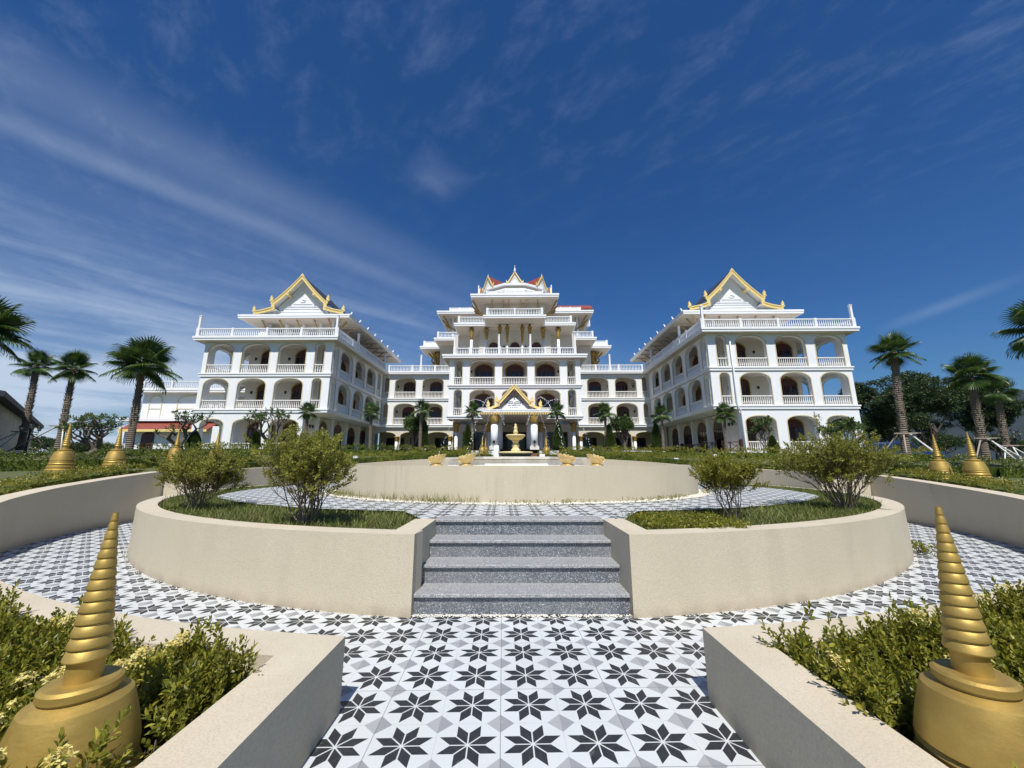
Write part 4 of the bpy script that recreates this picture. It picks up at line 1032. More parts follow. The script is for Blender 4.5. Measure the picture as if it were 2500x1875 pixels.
# floodlights in the hedges
for px_,py_,Y,lb in ((868,1118,18.2,'small white floodlight in the back hedge left of the fountain'),(1652,1123,17.6,'small white floodlight in the back hedge right of the fountain'),(1745,1113,21,'small white floodlight in the rear hedge towards the right wing')):
    x,z=at(px_,py_,Y); t=empty('floodlight',(x,Y,z)); tag(t,lb,'floodlight','small floodlights in the hedges')
    b=MB(); b.box(-.10,.10,-.02,.03,-.05,.09); b.xf(Matrix.Rotation(R(-25),4,'X')); b.build('housing',M['stake_white'],t)
    b=MB(); b.box(-.085,.085,-.026,-.021,-.038,.078); b.xf(Matrix.Rotation(R(-25),4,'X')); b.build('lens',M['lamp_glass'],t)
    b=MB(); b.tube([(0,.02,-.02),(0,.03,-.45)],.015,6); b.build('spike',M['black_metal'],t)
# plastic wrapped foot of a small palm
x,z=at(1622,1110,26); b=MB(); b.lathe([(0,0),(.30,.0),(.36,.15),(.30,.36),(.16,.5),(.10,.56),(0,.56)],n=14)
r_=random.Random(5); b.v=[(q[0]+r_.gauss(0,.03),q[1]+r_.gauss(0,.03),q[2]+r_.gauss(0,.02)) for q in b.v]
o=b.build('wrapped_pot',M['plastic_wrap']); o.location=(x,26,z-.35); tag(o,'crumpled clear plastic wrap bundle in the hedge by the right wing','wrap')
# ================================================================ OLD STONE BUILDING (left edge)
t=empty('old_building',(0,0,0)); tag(t,'long old grey stained building with a low dark roof at the left edge','building')
pa=Vector((-24.5,18.0)); pb=Vector((-41.6,34.1)); d_=(pb-pa).normalized(); n_=Vector((d_.y,-d_.x))   # wall line and its outward side
if n_.x<0: n_=-n_
back=-n_*9
b=MB(); q=[pa,pb,pb+back,pa+back]; b.add([(p.x,p.y,1.5) for p in q]+[(p.x,p.y,4.45) for p in q],[(0,1,5,4),(1,2,6,5),(2,3,7,6),(3,0,4,7),(4,5,6,7)]); b.build('wall',M['stone_old'],t)
b=MB(); e=[pa+n_*.5-d_*.4,pb+n_*.5+d_*.4,pb+back/2+d_*.4,pa+back/2-d_*.4,pb+back-n_*.5+d_*.4,pa+back-n_*.5-d_*.4]
b.add([(e[0].x,e[0].y,4.42),(e[1].x,e[1].y,4.42),(e[2].x,e[2].y,4.95),(e[3].x,e[3].y,4.95),(e[4].x,e[4].y,4.42),(e[5].x,e[5].y,4.42)]+[(e[0].x,e[0].y,4.68),(e[1].x,e[1].y,4.68),(e[2].x,e[2].y,5.2),(e[3].x,e[3].y,5.2),(e[4].x,e[4].y,4.68),(e[5].x,e[5].y,4.68)],
 [(0,3,2,1),(3,5,4,2),(6,7,8,9),(9,8,10,11),(0,1,7,6),(4,5,11,10),(1,2,8,7),(2,4,10,8),(0,6,9,3),(3,9,11,5)]); b.build('roof',M['roof_dark'],t)
# ================================================================ PICKUP TRUCK
def pickup(x,y,z,rz,label):
    t=empty('pickup_truck',(x,y,z),rz); tag(t,label,'pickup truck')
    b=MB(); b.prism([(-2.6,.45),(2.5,.45),(2.62,.6),(2.62,.95),(2.45,1.06),(1.15,1.12),(-2.62,1.10),(-2.62,.5)],-.88,.88); b.build('body',M['car_blue'],t,bevel=.05)
    b=MB(); b.prism([(1.15,1.10),(.45,1.72),(.25,1.78),(-1.05,1.78),(-1.22,1.70),(-1.35,1.10)],-.76,.76); b.build('cab',M['car_blue'],t,bevel=.06)
    for s_x in (-1,1):
        for p in ([(.98,1.14),(.42,1.66),(.02,1.68),(.02,1.14)],[(-.06,1.14),(-.06,1.68),(-1.0,1.66),(-1.18,1.14)]):
            b=MB(); b.prism(p,s_x*.765,s_x*.772) ; b.build('side_window',M['glass_dark'],t)
        for wx in (-1.55,1.6):
            w=MB(); n=24; prof=[(.0,-.12),(.36,-.12),(.39,-.08),(.39,.08),(.36,.12),(0,.12)]; w.lathe(prof,n=n); w.xf(Matrix.Translation((wx,s_x*.82,.39))@Matrix.Rotation(PI/2,4,'X')); tw_=w.build('tyre',M['tyre'],t)
            w=MB(); w.lathe([(0,-.125),(.22,-.125),(.22,.125),(0,.125)],n=16); w.xf(Matrix.Translation((wx,s_x*.825,.39))@Matrix.Rotation(PI/2,4,'X')); w.build('rim',M['stake_white'],t)
        b=MB(); b.box(-.35,-.15,s_x*.885,s_x*.9,1.0,1.03); b.build('door_handle',M['black_metal'],t)
    b=MB(); b.prism([(1.10,1.15),(.47,1.70),(.44,1.69),(1.06,1.14)],-.66,.66); b.build('windscreen',M['glass_dark'],t)
    return t
x,z=at(2170,1080,30); pickup(x+.6,30,z-1.78,R(0),'dark blue double cab pickup parked under the trees behind the right palm')
# ================================================================ HOTEL
H=empty('hotel_building',(-.3,0,0),R(-.8)); tag(H,'large white balustraded hotel with gold gables and stepped central tiers behind the fountain','hotel')
Z0,Z1,Z2,Z3=2.45,6.65,10.28,13.95
class Fr:
    """local frame on a facade: u along the wall, d outwards depth (into the building positive), z"""
    def __init__(s,ox,oy,ux,uy,nx,ny): s.o=(ox,oy);s.u=(ux,uy);s.n=(nx,ny)
    def p(s,u,d,z): return (s.o[0]+s.u[0]*u+s.n[0]*d,s.o[1]+s.u[1]*u+s.n[1]*d,z)
def fbox(b,fr,u0,u1,d0,d1,z0,z1,m=0):
    P_=[fr.p(u,d,z) for z in (z0,z1) for u,d in ((u0,d0),(u1,d0),(u1,d1),(u0,d1))]
    b.add(P_,[(0,3,2,1),(4,5,6,7),(0,1,5,4),(1,2,6,5),(2,3,7,6),(3,0,4,7)],m)
def archpts(u0,u1,zs,zc,n=14,e=2.3):
    c_=(u0+u1)/2;h=(u1-u0)/2
    out=[]
    for i in range(n+1):
        a=PI*i/n; x=-math.cos(a); 
        out.append((c_+h*x,zs+(zc-zs)*max(0,(1-abs(x)**e))**(1/2.)))
    return out
def arcade(name,fr,u0,u1,z0,z1,ops,th=.38,mats=None,par=None,trim=True,sill=0):
    """wall with arched openings ops=[(ua,ub,zspring,zcrown,zbottom)]"""
    b=MB(); cur=u0
    for (a,c_,zs,zc,zb) in sorted(ops):
        if a>cur+1e-4: fbox(b,fr,cur,a,0,th,z0,z1)
        ap=archpts(a,c_,zs,zc)
        for d,s_ in ((0,1),(th,-1)):
            vs=[];n=len(ap)
            for (uu,zz_) in ap: vs+=[fr.p(uu,d,zz_),fr.p(uu,d,z1)]
            b.add(vs,[(2*i,2*i+1,2*i+3,2*i+2) if s_>0 else (2*i,2*i+2,2*i+3,2*i+1) for i in range(n-1)])
        vs=[];
        for (uu,zz_) in ap: vs+=[fr.p(uu,0,zz_),fr.p(uu,th,zz_)]
        b.add(vs,[(2*i,2*i+1,2*i+3,2*i+2) for i in range(len(ap)-1)])
        b.add([fr.p(a,0,z1),fr.p(c_,0,z1),fr.p(c_,th,z1),fr.p(a,th,z1)],[(0,1,2,3)])
        if zb>z0+.01: fbox(b,fr,a,c_,0,th,z0,zb)
        cur=c_
    if u1>cur+1e-4: fbox(b,fr,cur,u1,0,th,z0,z1)
    o=b.build(name,mats or M['white'],par or H)
    if trim:
        b=MB()
        for (a,c_,zs,zc,zb) in ops:
            ap=[(a,zb)]+archpts(a,c_,zs,zc)+[(c_,zb)]; w=.075
            cx_=(a+c_)/2
            ap2=[(a-w,zb)]+[(uu+(-w if uu<cx_-1e-3 else (w if uu>cx_+1e-3 else 0))*min(1,abs(uu-cx_)/((c_-a)/2)),zz_+w*(1-.0*abs(uu-cx_))) for uu,zz_ in archpts(a,c_,zs,zc)]+[(c_+w,zb)]
            vs=[]
            for (q0,q1) in zip(ap,ap2): vs+=[fr.p(q0[0],-.03,q0[1]),fr.p(q1[0],-.03,q1[1]),fr.p(q0[0],.05,q0[1]),fr.p(q1[0],.0,q1[1])]
            fs=[]
            for i in range(len(ap)-1): k=4*i;e=k+4; fs+=[(k,k+1,e+1,e),(k+1,k+3,e+3,e+1),(k,e,e+2,k+2)]
            b.add(vs,fs)
        b.build('arch_trim',M['cream_trim'],o)
    return o
def balustrade(fr,u0,u1,z,h=.86,d=.10,sp=.21,posts=True,pw=.22,mat='balus',step=2.6,ends=True,solid=False):
    b=MB(); fbox(b,fr,u0,u1,d-.09,d+.09,z+h-.09,z+h); fbox(b,fr,u0,u1,d-.07,d+.07,z+.0,z+.09)
    L=u1-u0
    ps=[]
    if posts:
        n=max(1,round(L/step)); ps=[u0+L*i/n for i in range(0 if ends else 1,n+(1 if ends else 0))]
        for p_ in ps: fbox(b,fr,p_-pw/2,p_+pw/2,d-.12,d+.12,z,z+h+.05)
    if solid: fbox(b,fr,u0,u1,d-.04,d+.04,z+.09,z+h-.09)
    else:
        n=int(L/sp); prof=[(.035,.09),(.035,.14),(.06,.20),(.068,.28),(.045,.42),(.033,.55),(.04,.64),(.035,h-.09)]
        for i in range(n):
            uu=u0+L*(i+.5)/n
            if any(abs(uu-p_)<pw*.62 for p_ in ps): continue
            c_=fr.p(uu,d,z)
            vs=[];fs=[]; m_=6
            for r,zz_ in prof:
                for k in range(m_):
                    a=2*PI*k/m_; vs.append((c_[0]+r*math.cos(a),c_[1]+r*math.sin(a),z+zz_))
            for q in range(len(prof)-1):
                for k in range(m_): fs.append((q*m_+k,q*m_+(k+1)%m_,(q+1)*m_+(k+1)%m_,(q+1)*m_+k))
            b.add(vs,fs,0,True)
    return b.build('balustrade',M[mat],H)
def door(fr,uc,w,z,zs,zc,d=0,trim='gold_dark',dark=False):
    """arched double door set on a wall plane at depth d (towards the viewer is negative)"""
    o=MB(); ap=archpts(uc-w/2,uc+w/2,zs,zc,12)
    poly=[(uc-w/2,z)]+ap+[(uc+w/2,z)]
    vs=[fr.p(u_,d-.03,zz_) for u_,zz_ in poly]; o.add(vs,[tuple(range(len(vs)))]); o=o.build('door',M['wood_brown' if not dark else 'dark_room'],H)
    b=MB()     # leaves, stiles and fanlight bars
    for k in range(5):
        uu=uc-w/2+w*k/4; fbox(b,fr,max(uc-w/2,uu-.04),min(uc+w/2,uu+.04),d-.07,d-.03,z,zs)
    for zz_ in (z+.05,z+(zs-z)*.45,zs-.06): fbox(b,fr,uc-w/2,uc+w/2,d-.065,d-.03,zz_-.05,zz_+.05)
    b.build('door_frame',M['wood_brown'],o)
    g=MB()
    for k in range(4):
        uu=uc-w/2+w*(k+.5)/4; fbox(g,fr,uu-w*.075,uu+w*.075,d-.045,d-.031,z+(zs-z)*.5,zs-.15)
    g.build('glass',M['glass_dark'],o)
    if trim:
        b=MB(); t_=.06; ap=[(uc-w/2,z)]+archpts(uc-w/2,uc+w/2,zs,zc,18)+[(uc+w/2,z)]
        n=len(ap)
        for i in range(n-1):
            (a0,b0),(a1,b1)=ap[i],ap[i+1]; 
            def out(q): 
                dx,dz=q[0]-uc,(q[1]-zs) if q[1]>zs else 0; l_=math.hypot(dx,dz) or 1
                return (q[0]+dx/l_*t_*1.3,q[1]+dz/l_*t_*1.3)
            o0,o1=out((a0,b0)),out((a1,b1)); 
            b.add([fr.p(a0,d-.09,b0),fr.p(a1,d-.09,b1),fr.p(o1[0],d-.06,o1[1]),fr.p(o0[0],d-.06,o0[1]),fr.p(a0,d-.02,b0),fr.p(a1,d-.02,b1)],[(0,3,2,1),(0,1,5,4)])
        m_=18
        for i in range(m_+1):     # dotted outer beads
            a=PI*i/m_; uu=uc-(w/2+t_*1.5)*math.cos(a); zz_=zs+(zc-zs+t_*1.5)*math.sin(a); c_=fr.p(uu,d-.06,zz_); b.box(c_[0]-.045,c_[0]+.045,c_[1]-.045,c_[1]+.045,c_[2]-.045,c_[2]+.045)
        for s_ in (-1,1):
            for k in range(9): c_=fr.p(uc+s_*(w/2+t_*1.5),d-.06,z+.1+(zs-z-.1)*k/9); b.box(c_[0]-.04,c_[0]+.04,c_[1]-.04,c_[1]+.04,c_[2]-.05,c_[2]+.05)
        c_=fr.p(uc,d-.08,zc+.22); b.add([(c_[0]-.14,c_[1],c_[2]-.08),(c_[0]+.14,c_[1],c_[2]-.08),(c_[0],c_[1],c_[2]+.25),(c_[0],c_[1]-.1,c_[2]-.05)],[(0,1,3),(0,3,2),(3,1,2)])
        b.build('door_surround',M[trim],o)
    return o
def lantern(fr,u_,z,d):
    b=MB(); c_=fr.p(u_,d-.22,z); b.lathe([(.02,-.16),(.09,-.12),(.12,.05),(.13,.07),(.05,.16),(.0,.2)],c_,8,0,False); w_=fr.p(u_,d,z+.12); b.bar(w_,(c_[0],c_[1],c_[2]+.16),.04,.04); b.build('wall_lantern',M['black_metal'],H)
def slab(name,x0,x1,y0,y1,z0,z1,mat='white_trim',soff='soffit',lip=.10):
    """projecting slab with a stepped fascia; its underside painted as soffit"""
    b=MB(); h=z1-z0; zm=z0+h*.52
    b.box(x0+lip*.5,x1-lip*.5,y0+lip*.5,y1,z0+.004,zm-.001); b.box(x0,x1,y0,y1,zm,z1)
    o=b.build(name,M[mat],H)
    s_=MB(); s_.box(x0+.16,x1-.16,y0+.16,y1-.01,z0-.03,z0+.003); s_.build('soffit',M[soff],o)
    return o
def bracket(pts,w=.11,mat='brace_wood'):
    b=MB()
    for a,c_ in zip(pts[:-1],pts[1:]): b.bar(a,c_,w,w*1.3)
    return b.build('bracket',M[mat],H)
def finial(x,y,z,h,flip=1,mat='gold_paint',par=None,rz=0):
    """naga head finial: flame shaped crest rising from a curled neck"""
    P_=[(0,0),(.30,0),(.34,.10),(.26,.18),(.38,.26),(.52,.36),(.46,.50),(.34,.52),(.44,.62),(.46,.74),(.36,.84),(.30,1.0),(.24,.82),(.14,.70),(.08,.54),(.16,.42),(.10,.30),(-.02,.20)]
    b=MB(); b.prism([((q[0]-.2)*h*flip*.85,q[1]*h) for q in P_],-.07*h,.07*h)
    b.tube([((.28-.2)*h*flip,-.09*h,.40*h),((.28-.2)*h*flip,.09*h,.40*h)],.10*h,8)
    b.xf(Matrix.Translation((x,y,z))@Matrix.Rotation(rz,4,'Z')); return b.build('finial',M[mat],par or H)
def post_tall(x,y,z,h): 
    b=MB(); b.box(x-.13,x+.13,y-.13,y+.13,z,z+.95); b.box(x-.10,x+.10,y-.10,y+.10,z+.95,z+h-.1); b.box(x-.13,x+.13,y-.13,y+.13,z+h-.1,z+h-.03); b.lathe([(.07,-.03),(.03,.05),(0,.1)],(x,y,z+h),8); return b.build('corner_post',M['white'],H)
# ---------------- gable used on both wings
def gable(xc,yf,z,hb,hu,zu,zap,ze,depth,par=None):
    """Lao style two tier gable: hb half width low, hu half width of the upper tier, zu/ze the eave heights of the tiers"""
    g=MB()     # white tympanum wall
    g.prism([(xc-hu+.25,z),(xc-hu+.04,zu-.30),(xc-hu*.5,zu+(zap-zu)*.5-.38),(xc,zap-.24),(xc+hu*.5,zu+(zap-zu)*.5-.38),(xc+hu-.04,zu-.30),(xc+hu-.25,z)],yf+.9,yf+1.05); 
    g.prism([(xc-hb+.5,z),(xc-hu,z),(xc-hu,zu-.75),(xc-hb+.4,ze-.12)],yf+.95,yf+1.1); g.prism([(xc+hb-.5,z),(xc+hb-.4,ze-.12),(xc+hu,zu-.75),(xc+hu,z)],yf+.95,yf+1.1)
    G_=g.build('gable_wall',M['white'],H)
    a=MB(); zz_=zap-z
    a.prism([(xc-hu*.93,z+.02),(xc-hu*.55,z+zz_*.26),(xc-hu*.42,z+zz_*.26),(xc-hu*.42,z+zz_*.31),(xc,z+zz_*.55),(xc+hu*.42,z+zz_*.31),(xc+hu*.42,z+zz_*.26),(xc+hu*.55,z+zz_*.26),(xc+hu*.93,z+.02)],yf+.72,yf+.9)
    for k,(f0,w0) in enumerate(((.12,.80),(.19,.70),(.24,.60),(.32,.36))): a.box(xc-hu*w0,xc+hu*w0,yf+.66,yf+.72,z+zz_*f0,z+zz_*(f0+.012))
    a.tube([(xc-.32,yf+.68,z+zz_*.40),(xc-.2,yf+.68,z+zz_*.37),(xc+.2,yf+.68,z+zz_*.37),(xc+.32,yf+.68,z+zz_*.40),(xc+.1,yf+.68,z+zz_*.43),(xc-.1,yf+.68,z+zz_*.43)],.03,5)
    n=26
    for i in range(n): uu=xc-hu*.5+hu*1.0*i/(n-1); a.box(uu-.03,uu+.03,yf+.68,yf+.72,z+zz_*.27,z+zz_*.30)
    a.build('relief_panel',M['white'],G_)
    # barge boards, slightly concave rakes
    def rake(b,x0,z0_,x1,z1_,th,w,y0,y1,sag):
        n=8;top=[];bot=[]
        for i in range(n+1):
            f=i/n; xx=x0+(x1-x0)*f; zz2=z0_+(z1_-z0_)*f-sag*math.sin(PI*f); top.append((xx,zz2)); bot.append((xx,zz2-w))
        b.prism(top+bot[::-1],y0,y1)
    b=MB(); 
    for s_ in (-1,1):
        rake(b,xc+s_*hu,zu,xc,zap,0,.42,yf,yf+.14,.16); rake(b,xc+s_*(hu+.02),zu+.10,xc,zap+.10,0,.14,yf-.06,yf+.0,.16)
        rake(b,xc+s_*hb,ze,xc+s_*(hu-.1),zu-.52,0,.32,yf,yf+.14,.06); rake(b,xc+s_*hb,ze+.08,xc+s_*(hu-.1),zu-.44,0,.12,yf-.06,yf,.06)
        b.box(xc+s_*(hu-.28),xc+s_*(hu+.06),yf-.02,yf+.16,zu-.85,zu+.02)
        b.box(xc+s_*hu*.48-.12,xc+s_*hu*.48+.12,yf+.02,yf+.85,zu+(zap-zu)*.42-.45,zu+(zap-zu)*.42-.25)
    B_=b.build('barge_board',M['gold_paint'],H)
    k=MB(); k.prism([(xc-.22,zap-.1),(xc+.22,zap-.1),(xc+.05,zap+.12),(xc,zap+.22),(xc-.05,zap+.12)],yf-.05,yf+.15); k.build('ridge_tip',M['gold_paint'],B_)
    for s_ in (-1,1):
        finial(xc+s_*(hu+.05),yf+.05,zu-.15,1.05,s_,par=B_); finial(xc+s_*(hb+.02),yf+.05,ze-.3,1.0,s_,par=B_)
    # roof planes
    b=MB(); y1=yf+depth
    for s_ in (-1,1):
        P_=[(xc,zap+.02),(xc+s_*(hu+.1),zu+.0),(xc+s_*(hu+.1),zu-.1),(xc,zap-.1)]; 
        b.prism(P_,yf+.15,y1) ; P_=[(xc+s_*(hu-.25),zu-.45),(xc+s_*(hb+.1),ze),(xc+s_*(hb+.1),ze-.1),(xc+s_*(hu-.25),zu-.55)]; b.prism(P_,yf+.15,y1)
    b.build('gable_roof',M['roof_dark'],H)
    b=MB()
    for s_ in (-1,1):
        b.prism([(xc,zap-.13),(xc+s_*(hu-.02),zu-.13),(xc+s_*(hu-.02),zu-.2),(xc,zap-.2)],yf+.15,yf+1.0); b.prism([(xc+s_*(hu-.3),zu-.6),(xc+s_*(hb-.05),ze-.13),(xc+s_*(hb-.05),ze-.2),(xc+s_*(hu-.3),zu-.67)],yf+.15,yf+1.0)
    b.build('eave_soffit',M['white_trim'],B_)
# ---------------- one wing
def wing(sx,yF):
    xi=18.38; D=13.1; th=.38
    XX=lambda d: sx*(xi+d)
    FF=Fr(sx*xi,yF,sx,0,0,1)                       # front: u = distance from the inner corner
    SF=Fr(sx*xi,yF,0,1,sx,0)                       # inner side: u = distance back
    yE=yF+15.0 if sx<0 else yF+17.
    fops=[(.80,1.72),(2.65,5.47),(6.38,9.17),(10.1,12.62)]
    sops=[(.45,1.35),(2.1,5.0),(5.9,8.6),(9.4,12.2)]+([(13.1,14.1)] if sx<0 else [(13.1,15.4)])
    for k,(zf,zt) in enumerate(((Z1,Z2),(Z2,Z3))):
        zc=zt-.62 if k else zt-.55; zs=zc-.72
        arcade('front_arcade',FF,0,D,zf,zt-.42,[(a,c_,zs if c_-a>1.5 else zc-.40,zc,zf) for a,c_ in fops],th)
        arcade('side_arcade',SF,th,yE-yF,zf,zt-.42,[(a,c_,zs-.1 if c_-a>1.5 else zc-.40,zc,zf) for a,c_ in sops],th)
        for a,c_ in fops: balustrade(FF,a,c_,zf,.92,.14,.185,posts=False)
        for a,c_ in sops: balustrade(SF,a,c_,zf,.92,.14,.16,posts=False,mat='white')
        # floor band
    for z in (Z1,Z2):
        b=MB(); b.box(XX(-.10),XX(D+.10),yF-.10,yF+4.3,z-.36,z-.13); b.box(XX(-.16),XX(D+.16),yF-.16,yF+4.4,z-.125,z); b.box(XX(-.10),XX(10.1),yF+4.4,yE+4,z-.36,z-.01)
        b.build('floor_band',M['white_trim'],H)
        b=MB(); b.box(XX(.05),XX(D-.05),yF+.05,yF+4.2,z-.40,z-.361); b.build('ceiling',M['cream_wall'],H)
    # inner room block, three storeys
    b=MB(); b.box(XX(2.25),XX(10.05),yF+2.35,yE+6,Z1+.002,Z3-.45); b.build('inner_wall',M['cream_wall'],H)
    BF=Fr(sx*xi,yF+2.35,sx,0,0,1); BS=Fr(sx*(xi+2.25),yF,0,1,sx,0)
    for z in (Z1,Z2):
        for uc in ((4.12,7.8) if sx<0 else (3.95,8.6)): door(BF,uc,1.7,z+.02,z+2.35,z+2.98)
        for uu in (2.75,5.6,9.2): lantern(BF,uu,z+2.05,0)
        for uc in (3.6,7.25,10.8): door(BS,uc,1.7,z+.02,z+2.25,z+2.9)
        for uu in (5.4,9.1): lantern(BS,uu,z+2.0,0)
    # open outer balcony: back and outer side walls with arches
    OB=Fr(sx*(xi+10.05),yF+4.2,sx,0,0,1); OS=Fr(sx*(xi+D),yF,0,1,-sx,0)
    for k,(zf,zt) in enumerate(((Z1,Z2),(Z2,Z3))):
        zc=zt-.62;zs=zc-.7
        arcade('outer_arcade',OS,th,4.5,zf,zt-.42,[(1.0,3.7,zs,zc,zf)],th); balustrade(OS,1.0,3.7,zf,.92,.14,.185,posts=False)
        arcade('back_arcade',OB,.02,D-10.05-th-.01,zf,zt-.42,[(.5,2.1,zs,zc,zf)],.3)
        balustrade(OB,.5,2.1,zf,.92,.14,.185,posts=False)
    # ground storey
    G1=Fr(sx*xi,yF,sx,0,0,1)
    zc,zs=Z1-.98,Z1-1.55
    arcade('ground_arcade',G1,2.25,D,1.4,Z1-.365,[(2.72,5.45,zs,zc,Z0),(6.48,9.1,zs,zc,Z0),(10.05,12.35,zs,zc,Z0)],th)
    for a,c_ in ((2.72,5.45),(6.48,9.1),(10.05,12.35)): balustrade(G1,a,c_,Z0,.92,.14,.185,posts=False)
    b=MB(); b.box(XX(2.2),XX(D+.12),yF-.12,yF-.005,1.3,Z0+.05); b.box(XX(2.3),XX(D),yF+th+.01,yE,1.3,Z0+.005); b.box(XX(10.06),XX(D),yF+4.2,yE+6,Z0+.01,Z1-.41)
    b.build('plinth',M['white'],H)
    b=MB(); b.box(XX(2.25),XX(10.05),yF+2.35,yE+6,Z0+.01,Z1-.41); b.build('ground_wall',M['cream_wall'],H)
    OS1=Fr(sx*(xi+D),yF,0,1,-sx,0); arcade('outer_ground_arcade',OS1,th,4.2,Z0+.01,Z1-.365,[(1.0,3.6,zs,zc,Z0+.02)],th)
    for uc in ((4.06,7.78) if sx<0 else (3.95,8.6)): door(BF,uc,2.7 if sx<0 else 1.7,Z0+.02,Z0+2.5,Z0+3.15)
    GS=Fr(sx*(xi+2.25),yF,0,1,sx,0)
    b=MB(); fbox(b,GS,.38,2.35,0,.3,Z0,Z1-.41); b.build('ground_wall',M['cream_wall'],H)
    for uc,w in ((4.0,1.9),(7.5,2.2),(11.2,2.3),(14.9,2.1)):
        door(GS,uc,w,Z0+.02,Z0+2.5,Z0+3.4,0,'cream_trim')
        b=MB(); fbox(b,GS,uc-w/2-.55,uc-w/2-.25,-.22,0,Z0,Z1-.41); b.build('pilaster',M['white'],H)
    for uu in (1.0,1.6): lantern(GS,uu,Z0+2.6,0)
    b=MB(); b.box(XX(0),XX(2.2),yF+.1,yE+2,1.3,Z0-.06); b.build('side_terrace',M['white'],H)
    # deck slab and parapet
    slab('deck_slab',XX(-.8) if sx>0 else XX(D+.8),XX(D+.8) if sx>0 else XX(-.8),yF-.8,yE+6,Z3-.42,Z3,lip=.12)
    DF=Fr(sx*xi,yF-.62,sx,0,0,1); balustrade(DF,-.5,D+.45,Z3,.86,.1,.2,step=3.3,mat='white')
    DS=Fr(sx*(xi-.6),yF,0,1,sx,0); balustrade(DS,-.5,yE-yF-1,Z3,.86,.0,.2,step=3.4,mat='white')
    DO=Fr(sx*(xi+D+.55),yF,0,1,-sx,0); balustrade(DO,-.5,8,Z3,.86,.0,.25,step=3.4,mat='white')
    post_tall(XX(-.5),yF-.52,Z3,2.25); post_tall(XX(D+.45),yF-.52,Z3,2.25); post_tall(XX(-.6),yF+4.6,Z3,2.05); post_tall(XX(-.6),yF+13.6,Z3,2.05)
    # penthouse
    ye=yF+(1.5 if sx<0 else 2.85); e0,e1=-.75,(11.4 if sx<0 else 11.8)
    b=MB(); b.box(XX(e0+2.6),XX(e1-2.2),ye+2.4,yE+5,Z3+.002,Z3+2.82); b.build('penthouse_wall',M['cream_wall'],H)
    for uu in (2.4,4.3,6.2,8.1):
        q=Fr(sx*xi,ye+2.4,sx,0,0,1); b=MB(); fbox(b,q,uu-.55,uu+.55,-.04,-.01,Z3+.9,Z3+2.2); b.build('window',M['glass_dark'],H)
        b=MB(); fbox(b,q,uu+.8,uu+1.05,-.5,-.25,Z3,Z3+2.8); b.build('column',M['white'],H)
        c_=q.p(uu+.92,-.5,Z3+1.5); bracket([c_,(c_[0],c_[1]-1.35,Z3+2.7)])
    nb=7 if sx<0 else 9
    for k in range(nb):
        yy=ye+3.2+k*2.0
        if yy>yE+4: break
        b=MB(); b.box(XX(1.55),XX(1.8),yy-.12,yy+.12,Z3,Z3+2.8); b.build('column',M['white'],H); bracket([(XX(1.55),yy,Z3+1.5),(XX(.1),yy,Z3+2.65)])
        b=MB(); b.box(XX(1.84),XX(1.848),yy+.4,yy+1.6,Z3+.4,Z3+2.3); b.build('window',M['glass_dark'],H)
        b=MB(); b.box(XX(-.55),XX(1.6),yy-.07,yy+.07,Z3+2.62,Z3+2.80); b.build('eave_joist',M['soffit'],H)
    for dx_,dy_ in ((-1.35,-1.3),(-1.4,0),(0,-1.3)): bracket([(XX(1.5),ye+1.3,Z3+1.2),(XX(1.5+dx_),ye+1.3+dy_,Z3+2.72)],.12)
    b=MB(); b.box(XX(1.4),XX(1.65),ye+1.2,ye+1.45,Z3,Z3+2.8); b.build('column',M['white'],H)
    x0,x1=sorted((XX(e0),XX(e1))); slab('eave_slab',x0,x1,ye,yE+5.5,Z3+2.80,Z3+3.2,lip=.08)
    b=MB()
    for k in range(9): 
        yy=ye+.3+k*2.4
        if yy>yE+5: break
        b.prism([(XX(e0)-sx*.0,Z3+3.2),(XX(e0)+sx*.18,Z3+3.2),(XX(e0)-sx*.06,Z3+3.55),(XX(e0)-sx*.14,Z3+3.5)],yy,yy+.08)
    b.build('eave_ornaments',M['white'],H)
    xc=XX(4.9)
    gable(xc,ye+.05,Z3+3.2,4.75,2.95,Z3+4.55,Z3+7.75,Z3+3.55,7)
    b=MB(); b.box(*sorted((XX(.3),XX(9.6))),ye+3,yE+5,Z3+3.2,Z3+3.5); b.prism([(XX(.3),Z3+3.5),(xc,Z3+6.0),(XX(9.5),Z3+3.5)],ye+7,yE+5); b.build('rear_roof',M['roof_dark'],H)
    return FF
wing(-1,37.75); wing(1,35.86)
# downpipe on the right wing
b=MB(); x=18.38+2.05
b.tube([(x,35.70,Z3-.3),(x,35.70,Z2+.1),(x+.0,35.62,Z2-.05),(x,35.62,Z1+.1),(x+.02,35.6,Z1-.2),(x+.25,35.66,Z1-.5),(x+.25,35.66,2.0)],.06,8); b.build('downpipe',M['white'],H)
# white water tank on the left roof
b=MB(); b.lathe([(0,0),(.95,0),(.97,.1),(.97,1.15),(.85,1.3),(.35,1.42),(.3,1.5),(0,1.5)],(-27.2,41.5,Z3+.6),24); tag(b.build('water_tank',M['white']),'round white water tank on the roof deck of the left wing','water tank')
